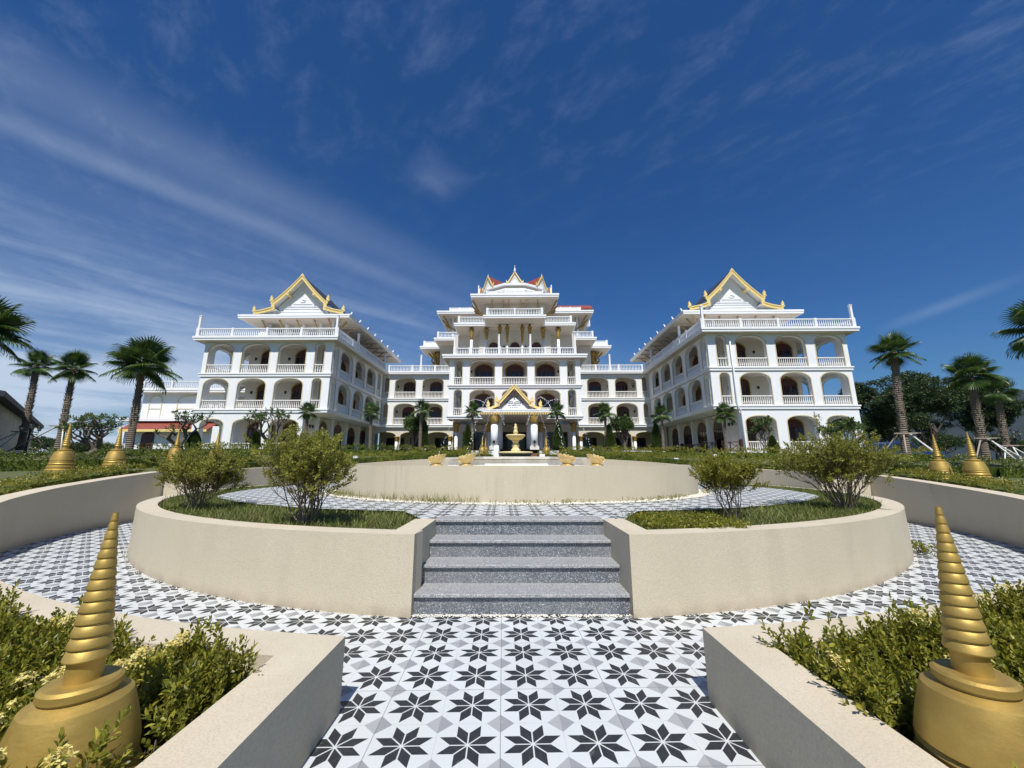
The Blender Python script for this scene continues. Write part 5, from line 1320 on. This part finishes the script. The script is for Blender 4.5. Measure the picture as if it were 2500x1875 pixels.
# brown cross railing at the right wing corner
t=empty('crossed_railing',(0,0,0)); tag(t,'dark brown wooden railing with crossed bars along the right wing terrace','railing')
def xrail(a,c_,z,n):
    a=Vector(a);c_=Vector(c_)
    for i in range(n):
        p=a+(c_-a)*i/n;q=a+(c_-a)*(i+1)/n; b=MB()
        P0=Vector((p.x,p.y,z));Q0=Vector((q.x,q.y,z)); up=Vector((0,0,.86)); lo=Vector((0,0,.12))
        b.bar(P0+up,Q0+up,.08,.07); b.bar(P0+lo,Q0+lo,.06,.06); b.bar(P0+lo,Q0+up,.045,.045); b.bar(Q0+lo,P0+up,.045,.045); b.bar(P0,P0+up,.07,.07); b.build('railing_panel',M['wood_brown'],t)
    for w_ in (a,c_):
        b=MB(); b.box(w_.x-.13,w_.x+.13,w_.y-.13,w_.y+.13,z-.1,z+1.1); b.build('post',M['wood_brown'],t)
xrail((18.75,35.75),(20.75,35.72),Z0,2); xrail((18.75,35.75),(18.6,43.2),Z0,6); xrail((18.6,43.2),(18.5,50.5),Z0,6)
# ---------------- connecting wings
for sx in (-1,1):
    yC=52.9; CF=Fr(sx*7.0,yC,sx,0,0,1)            # u from x=7
    L=18.38-7.0+ (0 if sx<0 else 0)
    ops=[(9.94-7,12.82-7),(13.77-7,16.64-7),(17.45-7,18.2-7)]
    for zf,zt in ((Z1,Z2),(Z2,Z3)):
        zc=zt-.75;zs=zc-.72
        arcade('link_arcade',CF,1.0,L,zf,zt-.36,[(a,c_,zs if c_-a>1.5 else zc-.4,zc,zf) for a,c_ in ops],.38)
        for a,c_ in ops: balustrade(CF,a,c_,zf,.92,.14,.185,posts=False)
        BF=Fr(sx*7.0,yC+2.2,sx,0,0,1)
        for uc in (4.4,8.2): door(BF,uc,1.75,zf+.02,zf+2.15,zf+2.75,0,'cream_trim')
        for uu in (2.7,6.2,9.8): lantern(BF,uu,zf+2,0)
    for z in (Z1,Z2):
        b=MB(); b.box(sx*7.2,sx*18.3,yC-.14,yC+2.3,z-.36,z-.13); b.box(sx*7.2,sx*18.3,yC-.22,yC+2.3,z-.125,z); b.build('floor_band',M['white_trim'],H)
    b=MB(); b.box(sx*7.0,sx*20,yC+2.2,yC+10,Z1-.3,Z3-.4); b.build('inner_wall',M['cream_wall'],H)
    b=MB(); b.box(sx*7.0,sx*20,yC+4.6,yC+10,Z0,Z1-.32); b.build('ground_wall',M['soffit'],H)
    x0,x1=sorted((sx*7.7,sx*17.55)); slab('deck_slab',x0,x1,yC-.55,yC+10,Z3-.36,Z3,lip=.1)
    DF=Fr(sx*7.9,yC-.4,sx,0,0,1); balustrade(DF,0,9.6,Z3,.9,.1,.2,step=3.2,mat='white'); post_tall(sx*13.1,yC-.3,Z3,2.4)
    GF=Fr(sx*7.0,yC+.2,sx,0,0,1); arcade('ground_arcade',GF,-6,L+2,Z0,Z1-.365,[(a,a+3.0,Z1-1.55,Z1-1.0,Z0) for a in (-5.2,-1.6,2.0,5.6,9.2)],.4,M['cream_wall'])
    for uu in (-5.4,-1.8,1.8,5.4,9.0):
        c_=GF.p(uu,-.05,0); b=MB(); b.lathe([(0,Z0),(.24,Z0),(.2,Z0+.15),(.18,Z0+1.9),(0,Z0+1.9)],(c_[0],c_[1]-.2,0),14); o=b.build('column',M['white'],H)
        b=MB(); b.lathe([(.18,Z0+1.9),(.24,Z0+2.0),(.22,Z0+2.3),(.34,Z0+2.5),(.36,Z0+2.6),(0,Z0+2.6)],(c_[0],c_[1]-.2,0),14); b.build('capital',M['gold_dark'],o)
    for uc in (-3.7,-.1,3.5,7.1,10.6):
        q=Fr(sx*7.0,yC+4.6,sx,0,0,1); b=MB(); fbox(b,q,uc-1.3,uc+1.3,-.06,-.02,Z0,Z0+2.7); b.build('glass_door',M['glass_dark'],H)
        b=MB(); 
        for k in (-1.2,-.4,.4,1.2): fbox(b,q,uc+k-.05,uc+k+.05,-.1,-.03,Z0,Z0+2.55)
        fbox(b,q,uc-1.25,uc+1.25,-.1,-.03,Z0+2.5,Z0+2.6); b.build('door_frame',M['wood_brown'],H)
    # roof garden shrub beside the centre tiers
    global_rng=np.random.default_rng(int(90+sx)); k=900
    P_=np.column_stack([sx*10.3+global_rng.normal(0,1.0,k),56.5+global_rng.normal(0,.6,k),Z3+.5+np.abs(global_rng.normal(0,.75,k))]); V,Fc=shoots(P_,global_rng.normal(0,1,(k,3))+np.array([0,0,.6]),4,.26,.1,.06,False,1)
    tag(npmesh('roof_shrub',V,Fc,M['tree_leaf']),'leafy shrub on the roof deck beside the '+('left' if sx<0 else 'right')+' gold pillars','shrub')
# ---------------- centre block
yM=44.7; hw=7.7; MF=Fr(-hw,yM,1,0,0,1)
cops=[(-7.07,-6.18),(-5.25,-2.36),(-1.46,1.46),(2.36,5.25),(6.18,7.07)]
for zf,zt in ((Z1+.15,Z2+.17),(Z2+.17,Z3+.05)):
    zc=zt-.55;zs=zc-.65
    arcade('centre_arcade',MF,0,2*hw,zf,zt-.36,[(a+hw,c_+hw,zs if c_-a>1.5 else zc-.42,zc,zf) for a,c_ in cops],.4)
    for a,c_ in cops: balustrade(MF,a+hw,c_+hw,zf,.95,.14,.185,posts=False)
    BF=Fr(0,yM+1.9,1,0,0,1)
    for uc in (-3.8,0,3.8): door(BF,uc,2.1,zf+.02,zf+2.1,zf+2.85)
    for uu in (-5.3,-2.2,-1.6,1.6,2.2,5.3): lantern(BF,uu,zf+2,0)
    b=MB(); b.box(-hw-.12,hw+.12,yM-.14,yM+2,zf-.36,zf-.13); b.box(-hw-.22,hw+.22,yM-.24,yM+2,zf-.125,zf-.001); b.build('floor_band',M['white_trim'],H)
    for s_ in (-1,1):
        q=Fr(s_*hw,yM,0,1,-s_,0); arcade('centre_side',q,.4,8.2,zf,zt-.36,[(1.0,3.6,zs,zc,zf),(4.4,7.2,zs,zc,zf)],.38)
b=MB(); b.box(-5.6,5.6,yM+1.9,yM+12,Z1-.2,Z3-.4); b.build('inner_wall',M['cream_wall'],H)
b=MB(); b.box(-hw,hw,yM+.0,yM+1.89,Z1-.25,Z1-.22); b.build('soffit',M['soffit'],H)
# ground floor of the centre: recessed dark entrance
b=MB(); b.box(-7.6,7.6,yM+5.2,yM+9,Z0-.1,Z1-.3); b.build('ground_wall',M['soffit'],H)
for uc,w in ((-5.3,2.6),(5.3,2.6),(0,3.6)):
    q=Fr(0,yM+5.2,1,0,0,1); b=MB(); fbox(b,q,uc-w/2,uc+w/2,-.06,-.02,Z0-.1,Z0+2.9); b.build('glass_door',M['glass_dark'],H)
    b=MB()
    for k in range(5): uu=uc-w/2+w*k/4; fbox(b,q,uu-.05,uu+.05,-.11,-.03,Z0-.1,Z0+2.9)
    fbox(b,q,uc-w/2,uc+w/2,-.11,-.03,Z0+2.1,Z0+2.2); b.build('door_frame',M['wood_brown'],H)
for sx_ in (-1,1):
    for xx in (3.0,6.9):
        b=MB(); b.lathe([(0,Z0-.1),(.25,Z0-.1),(.21,Z0+.1),(.19,Z0+2.6),(0,Z0+2.6)],(sx_*xx,yM+1.3,0),16); o=b.build('column',M['white'],H)
        b=MB(); b.lathe([(.22,Z0+2.6),(.3,Z0+2.75),(.26,Z0+3.1),(.4,Z0+3.4),(.42,Z0+3.75),(0,Z0+3.75)],(sx_*xx,yM+1.3,0),16); b.build('capital',M['gold_dark'],o)  # darker gold puts the shade under the upper floors into the cap colour
b=MB(); b.box(-9,9,36.2,yM+5.1,1.6,Z0-.12); b.build('forecourt',M['asphalt'],H)
# deck over the centre block
T0=Z3+.05
slab('deck_slab',-8.5,8.5,44.0,53,T0-.44,T0,lip=.12)
DF=Fr(0,44.15,1,0,0,1); balustrade(DF,-7.05,-1.85,T0,.80,.1,.19,step=2.0,mat='white'); balustrade(DF,-1.85,1.85,T0,.80,.1,.19,posts=False,mat='white'); balustrade(DF,1.85,7.05,T0,.80,.1,.19,step=2.0,mat='white')
for x in (-7.1,7.1): post_tall(x,44.25,T0,2.35)
for x in (-1.85,1.85): post_tall(x,44.25,T0,2.45)
Z4=18.45
b=MB(); b.box(-4.6,4.6,48.2,54,T0,Z4); b.box(-8.2,-4.62,50.5,56,T0,Z4); b.box(4.62,8.2,50.5,56,T0,Z4); b.box(-11,-8.22,55,60,T0-.1,Z4); b.box(8.22,11,55,60,T0-.1,Z4); b.build('upper_wall',M['cream_wall'],H)
q=Fr(0,48.2,1,0,0,1)
for uc in (-2.75,0,2.75): door(q,uc,1.25,T0+.02,T0+2.0,T0+2.75,0,'cream_trim')
for s_ in (-1,1): lantern(q,s_*1.4,T0+2.1,0)
q=Fr(0,50.5,1,0,0,1)
for uc in (-6.4,6.4):
    b=MB(); fbox(b,q,uc-1.4,uc+1.4,-.06,-.02,T0,T0+2.6); b.build('window',M['glass_dark'],H)
def goldcol(x,y,z0,z1,zg,r=.15,m='gold_paint',spread=.34):
    b=MB(); b.lathe([(0,z0),(r*1.35,z0),(r*1.3,z0+.6),(r,z0+.75),(r,zg),(0,zg)],(x,y,0),14); o=b.build('column',M['white'],H)
    b=MB(); h=z1-zg; b.lathe([(r*1.05,zg),(r*1.1,zg+h*.3),(r*1.5,zg+h*.6),(r*1.4,zg+h*.66),(spread,zg+h*.8),(spread*1.05,zg+h*.84),(r*1.3,zg+h*.88),(r*.7,z1),(0,z1)],(x,y,0),14); b.build('capital',M[m],o)
    return o
for x in (-1.86,-.93,.93,1.86): goldcol(x,46.1,T0,Z4-.02,T0+1.9,.13,'gold_dark',.30)
for x in (-5.5,-3.6,3.6,5.5): goldcol(x,47.3,T0,Z4-.05,T0+2.8,.17,'gold_dark',.38)
# level five slabs stepping back
for (x0,x1,y0,y1) in ((-3.78,3.78,44.0,46.58),(-7.7,7.7,46.6,52.38),(-11.45,11.45,52.4,56.28),(-14.4,14.4,56.3,61)):
    slab('balcony_slab',x0,x1,y0,y1,Z4,Z4+.40,lip=.1)
Z5=Z4+.40
for x0,x1,yy in ((-3.3,3.3,44.1),): balustrade(Fr(0,yy,1,0,0,1),x0,x1,Z5,.84,.1,.19,step=3.3,mat='white')
for s_ in (-1,1):
    a,c_=sorted((s_*3.4,s_*7.1)); balustrade(Fr(0,46.7,1,0,0,1),a,c_,Z5,.84,.1,.19,step=3.7,mat='white')
    a,c_=sorted((s_*7.4,s_*10.9)); balustrade(Fr(0,52.5,1,0,0,1),a,c_,Z5,.84,.1,.19,step=3.5,mat='white')
    b=MB(); a,c_=sorted((s_*11.4,s_*13.7)); b.box(a,c_,56.5,56.7,Z5,Z5+.62); b.box(s_*13.75-.15,s_*13.75+.15,56.45,56.75,Z5,Z5+.85); b.box(a,c_,56.5,56.7,Z5+.70,Z5+.76); b.build('parapet',M['white'],H)
    q=Fr(s_*7.15,46.7,0,1,-s_,0); balustrade(q,0,5.5,Z5,.84,.1,.25,step=2.7,mat='white')
    q=Fr(s_*3.35,44.1,0,1,-s_,0); balustrade(q,0,2.5,Z5,.84,.1,.25,step=2.7,mat='white')
    q=Fr(s_*10.95,52.5,0,1,-s_,0); balustrade(q,0,3.7,Z5,.84,.1,.25,step=2.7,mat='white')
# big gold pillars under the outermost balconies
for s_ in (-1,1):
    for k,(dx_,dy_) in enumerate(((0,0),(.55,.4),(-.5,.5))):
        b=MB(); x=s_*(11.9+dx_*.9); y=58.0+dy_; b.lathe([(0,Z3),(.24,Z3),(.22,Z3+.3),(.2,Z4-2.0),(.28,Z4-1.6),(.24,Z4-1.3),(.42,Z4-.6),(.5,Z4-.35),(.3,Z4-.2),(.2,Z4),(0,Z4)],(x,y,0),14); b.build('gold_pillar',M['gold_dark'],H)
        bracket([(x,y,Z4-2.2),(x+s_*.5,y-.3,Z4-1.5),(x+s_*.35,y-.3,Z4-1.0),(x+s_*.9,y-.6,Z4-.3)],.15,'gold_dark')
# level five rooms, eaves
b=MB(); b.box(-3.9,3.9,48.0,52,Z5,22.0); b.box(-8.6,8.6,53.2,58,Z5,22.0); b.build('upper_wall',M['cream_wall'],H)
for x in (-2.9,-1.5,-.75,.75,1.5,2.9): 
    b=MB(); b.box(x-.07,x+.07,47.6,47.9,Z5,22.0); b.build('column',M['soffit'],H); bracket([(x,47.6,Z5+1.7),(x,46.6,21.9)],.10,'gold_dark')
for s_ in (-1,1):
    b=MB(); q=Fr(0,48.0,1,0,0,1); fbox(b,q,s_*2.2-.6,s_*2.2+.6,-.05,-.01,Z5+.5,Z5+2.2); b.build('window',M['glass_dark'],H)
    for (dx_,dy_,zz_) in ((1.5,-.9,21.95),(1.7,-.2,21.6),(1.4,.6,21.2)):
        bracket([(s_*3.95,47.9,Z5+1.3),(s_*(3.95+dx_*.45),47.9+dy_*.5,Z5+1.75),(s_*(3.95+dx_*.8),47.9+dy_,zz_-.35),(s_*(3.95+dx_),47.9+dy_,zz_)],.13,'gold_dark')
        bracket([(s_*8.65,53.1,Z5+1.3),(s_*(8.65+dx_*.45),53.1+dy_*.5,Z5+1.75),(s_*(8.65+dx_*.8),53.1+dy_,zz_-.35),(s_*(8.65+dx_),53.1+dy_,zz_)],.13,'gold_dark')
    b=MB(); b.box(s_*8.9-.12,s_*8.9+.12,53.0,53.24,Z5,22); b.build('column',M['white'],H)
slab('eave_slab',-5.6,5.6,45.9,51.28,22.0,22.45,lip=.12); slab('eave_slab',-10.95,10.95,51.3,60,22.0,22.42,lip=.12)
b=MB(); b.box(-3.6,3.6,46.7,46.9,22.45,22.95); b.box(-3.6,3.6,46.7,46.9,23.08,23.14)
for k in range(7): x=-3.6+1.2*k; b.box(x-.07,x+.07,46.68,46.92,22.95,23.2)
b.build('parapet',M['white'],H)
for s_ in (-1,1):
    b=MB(); a,c_=sorted((s_*5.0,s_*9.2)); b.box(a,c_,51.9,52.1,22.42,22.95); b.box(a,c_,51.9,52.1,23.03,23.09)
    for k in range(4): x=a+(c_-a)*k/3; b.box(x-.08,x+.08,51.88,52.12,22.42,23.12)
    b.build('parapet',M['white'],H)
# faceted crown: two white ring beams, sloped panels, cross gables
cy_=54.0
def ring(r,z0,z1,mat='white_trim',w=.35,n=12):
    b=MB(); b.lathe([(r-w,z0),(r,z0),(r,z1),(r-w,z1),(r-w,z0)],(0,cy_,0),n,rot=PI/n,sm=False); return b.build('ring_beam',M[mat],H)
ring(5.45,25.0,25.28); ring(5.25,24.35,24.6)
b=MB(); b.lathe([(5.1,22.4),(5.1,25.0),(0,25.0)],(0,cy_,0),12,rot=PI/12,sm=False); b.build('crown_wall',M['soffit'],H)
b=MB(); b.box(-1.3,1.3,48.4,48.55,24.0,24.16); b.build('crown_beam',M['white_trim'],H)
b=MB(); b.lathe([(5.2,25.29),(3.4,25.7),(0,25.75)],(0,cy_,0),12,rot=PI/12,sm=False); b.build('crown_roof',M['roof_tile'],H)
for k,(ang,sc) in enumerate(((0,.98),(-46,1.06),(46,1.06),(-90,.95),(90,.95),(180,1.0))):
    Mx=Matrix.Translation((0,cy_,25.3))@Matrix.Rotation(R(ang),4,'Z')
    w=.98*sc;h=1.55*sc; yf=-5.15
    b=MB(); b.prism([(-w,0),(0,h),(w,0)],yf,yf+.1); b.xf(Mx); o=b.build('small_gable',M['cream_wall'],H)
    b=MB(); b.prism([(-.45*w,.0),(-.3*w,.22*h),(0,.38*h),(.3*w,.22*h),(.45*w,0)],yf-.06,yf-.0); b.xf(Mx); b.build('relief_panel',M['white'],o)
    b=MB()
    for s_ in (-1,1):
        b.prism([(s_*(w+.12),-.05),(0,h+.2),(0,h-.02),(s_*(w-.04),-.05)],yf-.16,yf-.02)
    b.xf(Mx); b.build('barge_board',M['gold_paint'],o)
    b=MB(); 
    for s_ in (-1,1): b.prism([(s_*(w+.1),-.02),(0,h+.14),(0,h+.02),(s_*w,-.12)],yf+.0,-1.0)
    b.xf(Mx); b.build('small_roof',M['roof_tile'],o)
    b=MB(); b.lathe([(.14,h-.05),(.15,h+.3),(.08,h+.62),(.03,h+.8),(.03,h+.88),(.07,h+.93),(.07,h+1.0),(0,h+1.06)] if ang==0 else [(.07,h),(.05,h+.25),(0,h+.5)],(0,yf-.05,0),10); b.xf(Mx); b.build('spike',M['white'],o)
    for s_ in (-1,1):
        b=MB(); P_=[(0,0),(.2,0),(.26,.3),(.3,.62),(.18,.4),(.02,.2)]; b.prism([(s_*(w-.02+q[0]*.8),q[1]*.9-.08) for q in P_],yf-.14,yf-.03); b.xf(Mx); b.build('horn',M['gold_paint'],o)
for s_ in (-1,1):
    b=MB(); b.box(s_*5.1-.07,s_*5.1+.07,50.9,51.04,24.3,26.0); b.build('roof_post',M['white'],H)
# red roofed penthouse behind on the right
b=MB(); b.box(6.6,11.6,58,61,22.42,25.4); b.build('penthouse_wall',M['band_grey'],H)
b=MB(); b.prism([(57.4,25.3),(59.5,26.55),(61.6,25.3),(61.6,25.15),(57.4,25.15)],6.2,12.1,0,'x'); b.build('penthouse_roof',M['roof_tile'],H)
for x in (8.9,10.4,11.6):
    b=MB(); b.box(x-.06,x+.06,57.9,57.99,22.42,25.2); b.build('column',M['white'],H)
# ---------------- portico
yP=37.0; ZP=6.42
slab('portico_roof',-3.48,3.48,36.5,44.6,ZP-.28,ZP,lip=.05)
b=MB()
for k in range(44):
    x=-3.4+6.8*k/43; b.prism([(x-.055,ZP-.30),(x+.055,ZP-.30),(x+.03,ZP-.50),(x,ZP-.54),(x-.03,ZP-.50)],36.48,36.53)
b.build('portico_fringe',M['gold_paint'],H)
for s_ in (-1,1):
    x=s_*1.88; b=MB(); b.box(x-.42,x+.42,yP-.42,yP+.42,1.7,3.0); b.build('pillar_base',M['basin'],H)
    b=MB(); b.lathe([(0,2.9),(.34,2.9),(.33,5.1),(0,5.1)],(x,yP,0),20); o=b.build('portico_pillar',M['white'],H)
    b=MB(); b.lathe([(.34,5.1),(.42,5.15),(.38,5.3),(.46,5.4),(.40,5.55),(.50,5.75),(.42,5.85),(.52,6.0),(.56,6.12),(0,6.12)],(x,yP,0),20); b.build('capital',M['gold_dark'],o)
    b=MB(); b.lathe([(0,2.9),(.3,2.9),(.28,6.1),(0,6.1)],(x*.82,yP+4.2,0),16); b.build('portico_pillar',M['white'],H)
    lantern(Fr(x,yP-.35,1,0,0,1),0,3.35,0)
# gable of the portico
gz=ZP+.02
b=MB(); b.prism([(-2.2,gz),(-1.45,gz+.55),(0,gz+2.1),(1.45,gz+.55),(2.2,gz)],yP+.9,yP+1.0); gw=b.build('portico_gable',M['white'],H)
b=MB(); b.prism([(-1.42,gz+.02),(-.83,gz+.62),(0,gz+1.32),(.83,gz+.62),(1.42,gz+.02)],yP+.42,yP+.899); pn=b.build('sign_panel',M['white'],gw)
b=MB()
for s_ in (-1,1):
    b.prism([(s_*1.52,gz+.72),(0,gz+2.42),(0,gz+2.08),(s_*1.36,gz+.56),(s_*1.52,gz+.4)],yP-.02,yP+.12)
    b.prism([(s_*1.56,gz+.80),(0,gz+2.52),(0,gz+2.40),(s_*1.50,gz+.70)],yP-.08,yP-.02)
    b.prism([(s_*2.38,gz+.22),(s_*1.40,gz+.62),(s_*1.40,gz+.38),(s_*2.38,gz+.0)],yP-.02,yP+.12)
    b.box(s_*.82-.07,s_*.82+.07,yP+.12,yP+.34,gz+1.15,gz+1.33)
b.box(-.07,.07,yP+.12,yP+.34,gz+1.86,gz+2.02)
bb=b.build('barge_board',M['gold_paint'],H)
for s_ in (-1,1): finial(s_*2.42,yP+.05,gz-.05,1.05,s_,par=bb); finial(s_*1.72,yP+2.2,gz+.75,1.0,s_,par=bb)
b=MB()
for s_ in (-1,1):
    b.prism([(s_*1.6,gz+.70),(0,gz+2.36),(0,gz+2.24),(s_*1.6,gz+.58)],yP+.13,44.5); b.prism([(s_*2.4,gz+.12),(s_*1.4,gz+.52),(s_*1.4,gz+.42),(s_*2.4,gz+.02)],yP+.13,44.5)
b.build('gable_roof',M['roof_tile'],H)
def text(s_,x,z,size,y,mat,par,bold=.0):
    c_=bpy.data.curves.new('lettering','FONT'); c_.body=s_; c_.size=size; c_.align_x='CENTER'; c_.extrude=.01; c_.offset=bold
    o=bpy.data.objects.new('tmp',c_); C.objects.link(o); bpy.context.view_layer.update()
    me=bpy.data.meshes.new_from_object(o.evaluated_get(bpy.context.evaluated_depsgraph_get())); bpy.data.objects.remove(o)
    me.materials.clear(); me.materials.append(M[mat]); q=bpy.data.objects.new('lettering',me); C.objects.link(q); q.parent=par; q.location=(x,y,z); q.rotation_euler=(PI/2,0,0); return q
text('VANA PALACE',0,gz+.62,.20,yP+.405,'ink',pn,.003); text('HOTEL',0,gz+.43,.15,yP+.405,'ink',pn,.003)
b=MB()
for s_ in (-1,1):
    b.box(s_*.30,s_*.62,yP+.395,yP+.419,gz+.46,gz+.49); b.box(s_*.12,s_*.5,yP+.395,yP+.419,gz+.83,gz+.86)
for k in range(5):
    x=-.34+.17*k; P_=[]
    for i in range(10): a=PI/2+i*PI/5; r=.06 if i%2==0 else .026; P_.append((x+r*math.cos(a),gz+.27+r*math.sin(a)))
    b.prism(P_,yP+.395,yP+.419)
b.build('sign_ornament',M['ink'],pn)
b=MB(); b.tube([(0,yP+.36,gz+1.95),(0,yP+.36,gz+1.25)],.022,6); b.tube([(-.26,yP+.36,gz+1.32),(-.16,yP+.36,gz+1.27),(-.05,yP+.36,gz+1.45),(0,yP+.36,gz+1.5),(.05,yP+.36,gz+1.45),(.16,yP+.36,gz+1.27),(.26,yP+.36,gz+1.32)],.022,6)
for s_ in (-1,1):
    b.lathe([(0,-.02),(.05,0),(.06,.09),(0,.13)],(s_*.26,yP+.34,gz+1.30),8); b.lathe([(0,-.02),(.06,0),(.07,.12),(0,.16)],(s_*.80,yP+.34,gz+.66),8); b.lathe([(0,-.02),(.05,0),(.05,.08),(0,.1)],(s_*.66,yP+.34,gz+.84),8)
b.lathe([(0,-.05),(.06,0),(.07,.1),(0,.16)],(0,yP+.34,gz+1.2),8)
b.build('hanging_lamp',M['ink'],pn)
# ================================================================ ANNEX (left)
t=empty('annex_building',(0,0,0)); tag(t,'white two storey annex with blind arches and red lean to roof left of the hotel','building')
Hs=H; H=t
Yx=47.0; xl,_=at(345,1000,Yx); xr_=-31.0
AF=Fr(xl,Yx,1,0,0,1); L=xr_-xl
b=MB(); b.box(xl,xr_,Yx,Yx+10,Z0-1.0,Z2-.45); b.build('wall',M['white'],t)
b=MB()
for a,c_ in ((.9,2.4),(4.3,7.9)):
    zc,zs=Z2-.75,Z2-1.4 ; ap=[(a,Z1+.1)]+archpts(a,c_,zs,zc)+[(c_,Z1+.1)]
    for (p0,p1) in zip(ap[:-1],ap[1:]): b.bar(AF.p(p0[0],-.03,p0[1]),AF.p(p1[0],-.03,p1[1]),.09,.09)
    b.bar(AF.p(a,-.03,Z1+1.3),AF.p(c_,-.03,Z1+1.3),.07,.07)
b.build('blind_arch_trim',M['cream_trim'],t)
ap=[(9.6,Z1+.02)]+archpts(9.6,L-.2,Z2-1.5,Z2-.85)+[(L-.2,Z1+.02)]
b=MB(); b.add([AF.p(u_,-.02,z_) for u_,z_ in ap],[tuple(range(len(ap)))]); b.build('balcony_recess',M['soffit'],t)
balustrade(Fr(xl,Yx-.2,1,0,0,1),9.6,L-.2,Z1,.9,.05,.2,posts=False)
x0,_=at(333,960,Yx-.9); slab('deck_slab',x0,xr_+.5,Yx-.9,Yx+10,Z2-.45,Z2)
balustrade(Fr(x0+.6,Yx-.8,1,0,0,1),0,xr_-x0-.4,Z2,.95,.1,.22,step=3.6,mat='white')
b=MB(); b.box(xl+7.5,xr_,Yx+3,Yx+9,Z2,Z2+1.6); b.build('roof_room',M['white'],t)
b=MB(); b.box(xl-1.2,xr_+.5,Yx-1.5,Yx-.02,Z1-.35,Z1-.02); b.build('floor_band',M['white_trim'],t)
xa,_=at(292,1040,Yx-2.6); xb,_=at(508,1040,Yx-2.6)
b=MB(); b.prism([(Yx-2.7,Z0+2.75),(Yx-.9,Z1-.36),(Yx-.9,Z1-.5),(Yx-2.7,Z0+2.6)],xa,xb,0,'x'); b.build('lean_to_roof',M['roof_tile'],t)
b=MB(); b.box(xa,xb,Yx-2.78,Yx-2.71,Z0+2.5,Z0+2.78); b.build('fascia',M['gold_paint'],t)
xa2,_=at(292,1070,Yx-1.6); b=MB(); b.box(xa2,xr_+.3,Yx-1.9,Yx-.03,.9,Z0+3.2); b.build('lower_wall',M['white'],t)
xd,_=at(360,1070,Yx-1.95); q=Fr(0,Yx-1.9,1,0,0,1)
b=MB(); ap=[(xd-.75,Z0-.35)]+archpts(xd-.75,xd+.75,Z0+2.0,Z0+2.6)+[(xd+.75,Z0-.35)]; b.add([q.p(u_,-.04,z_) for u_,z_ in ap],[tuple(range(len(ap)))]); b.build('door',M['wood_brown'],t)
H=Hs

# ================================================================ AIR
t=bpy.data.materials.new('haze'); t.use_nodes=True; nt=t.node_tree; nt.nodes.clear()
v_=nt.nodes.new('ShaderNodeVolumePrincipled'); v_.inputs['Color'].default_value=(.45,.68,1,1); v_.inputs['Density'].default_value=.00004; v_.inputs['Anisotropy'].default_value=.2
oo=nt.nodes.new('ShaderNodeOutputMaterial'); nt.links.new(v_.outputs[0],oo.inputs['Volume'])
b=MB(); b.box(-700,2900,-60,1750,-4,330); hz_=b.build('haze',t); tag(hz_,'thin blue air between the garden and the mountain','haze',kind='stuff')
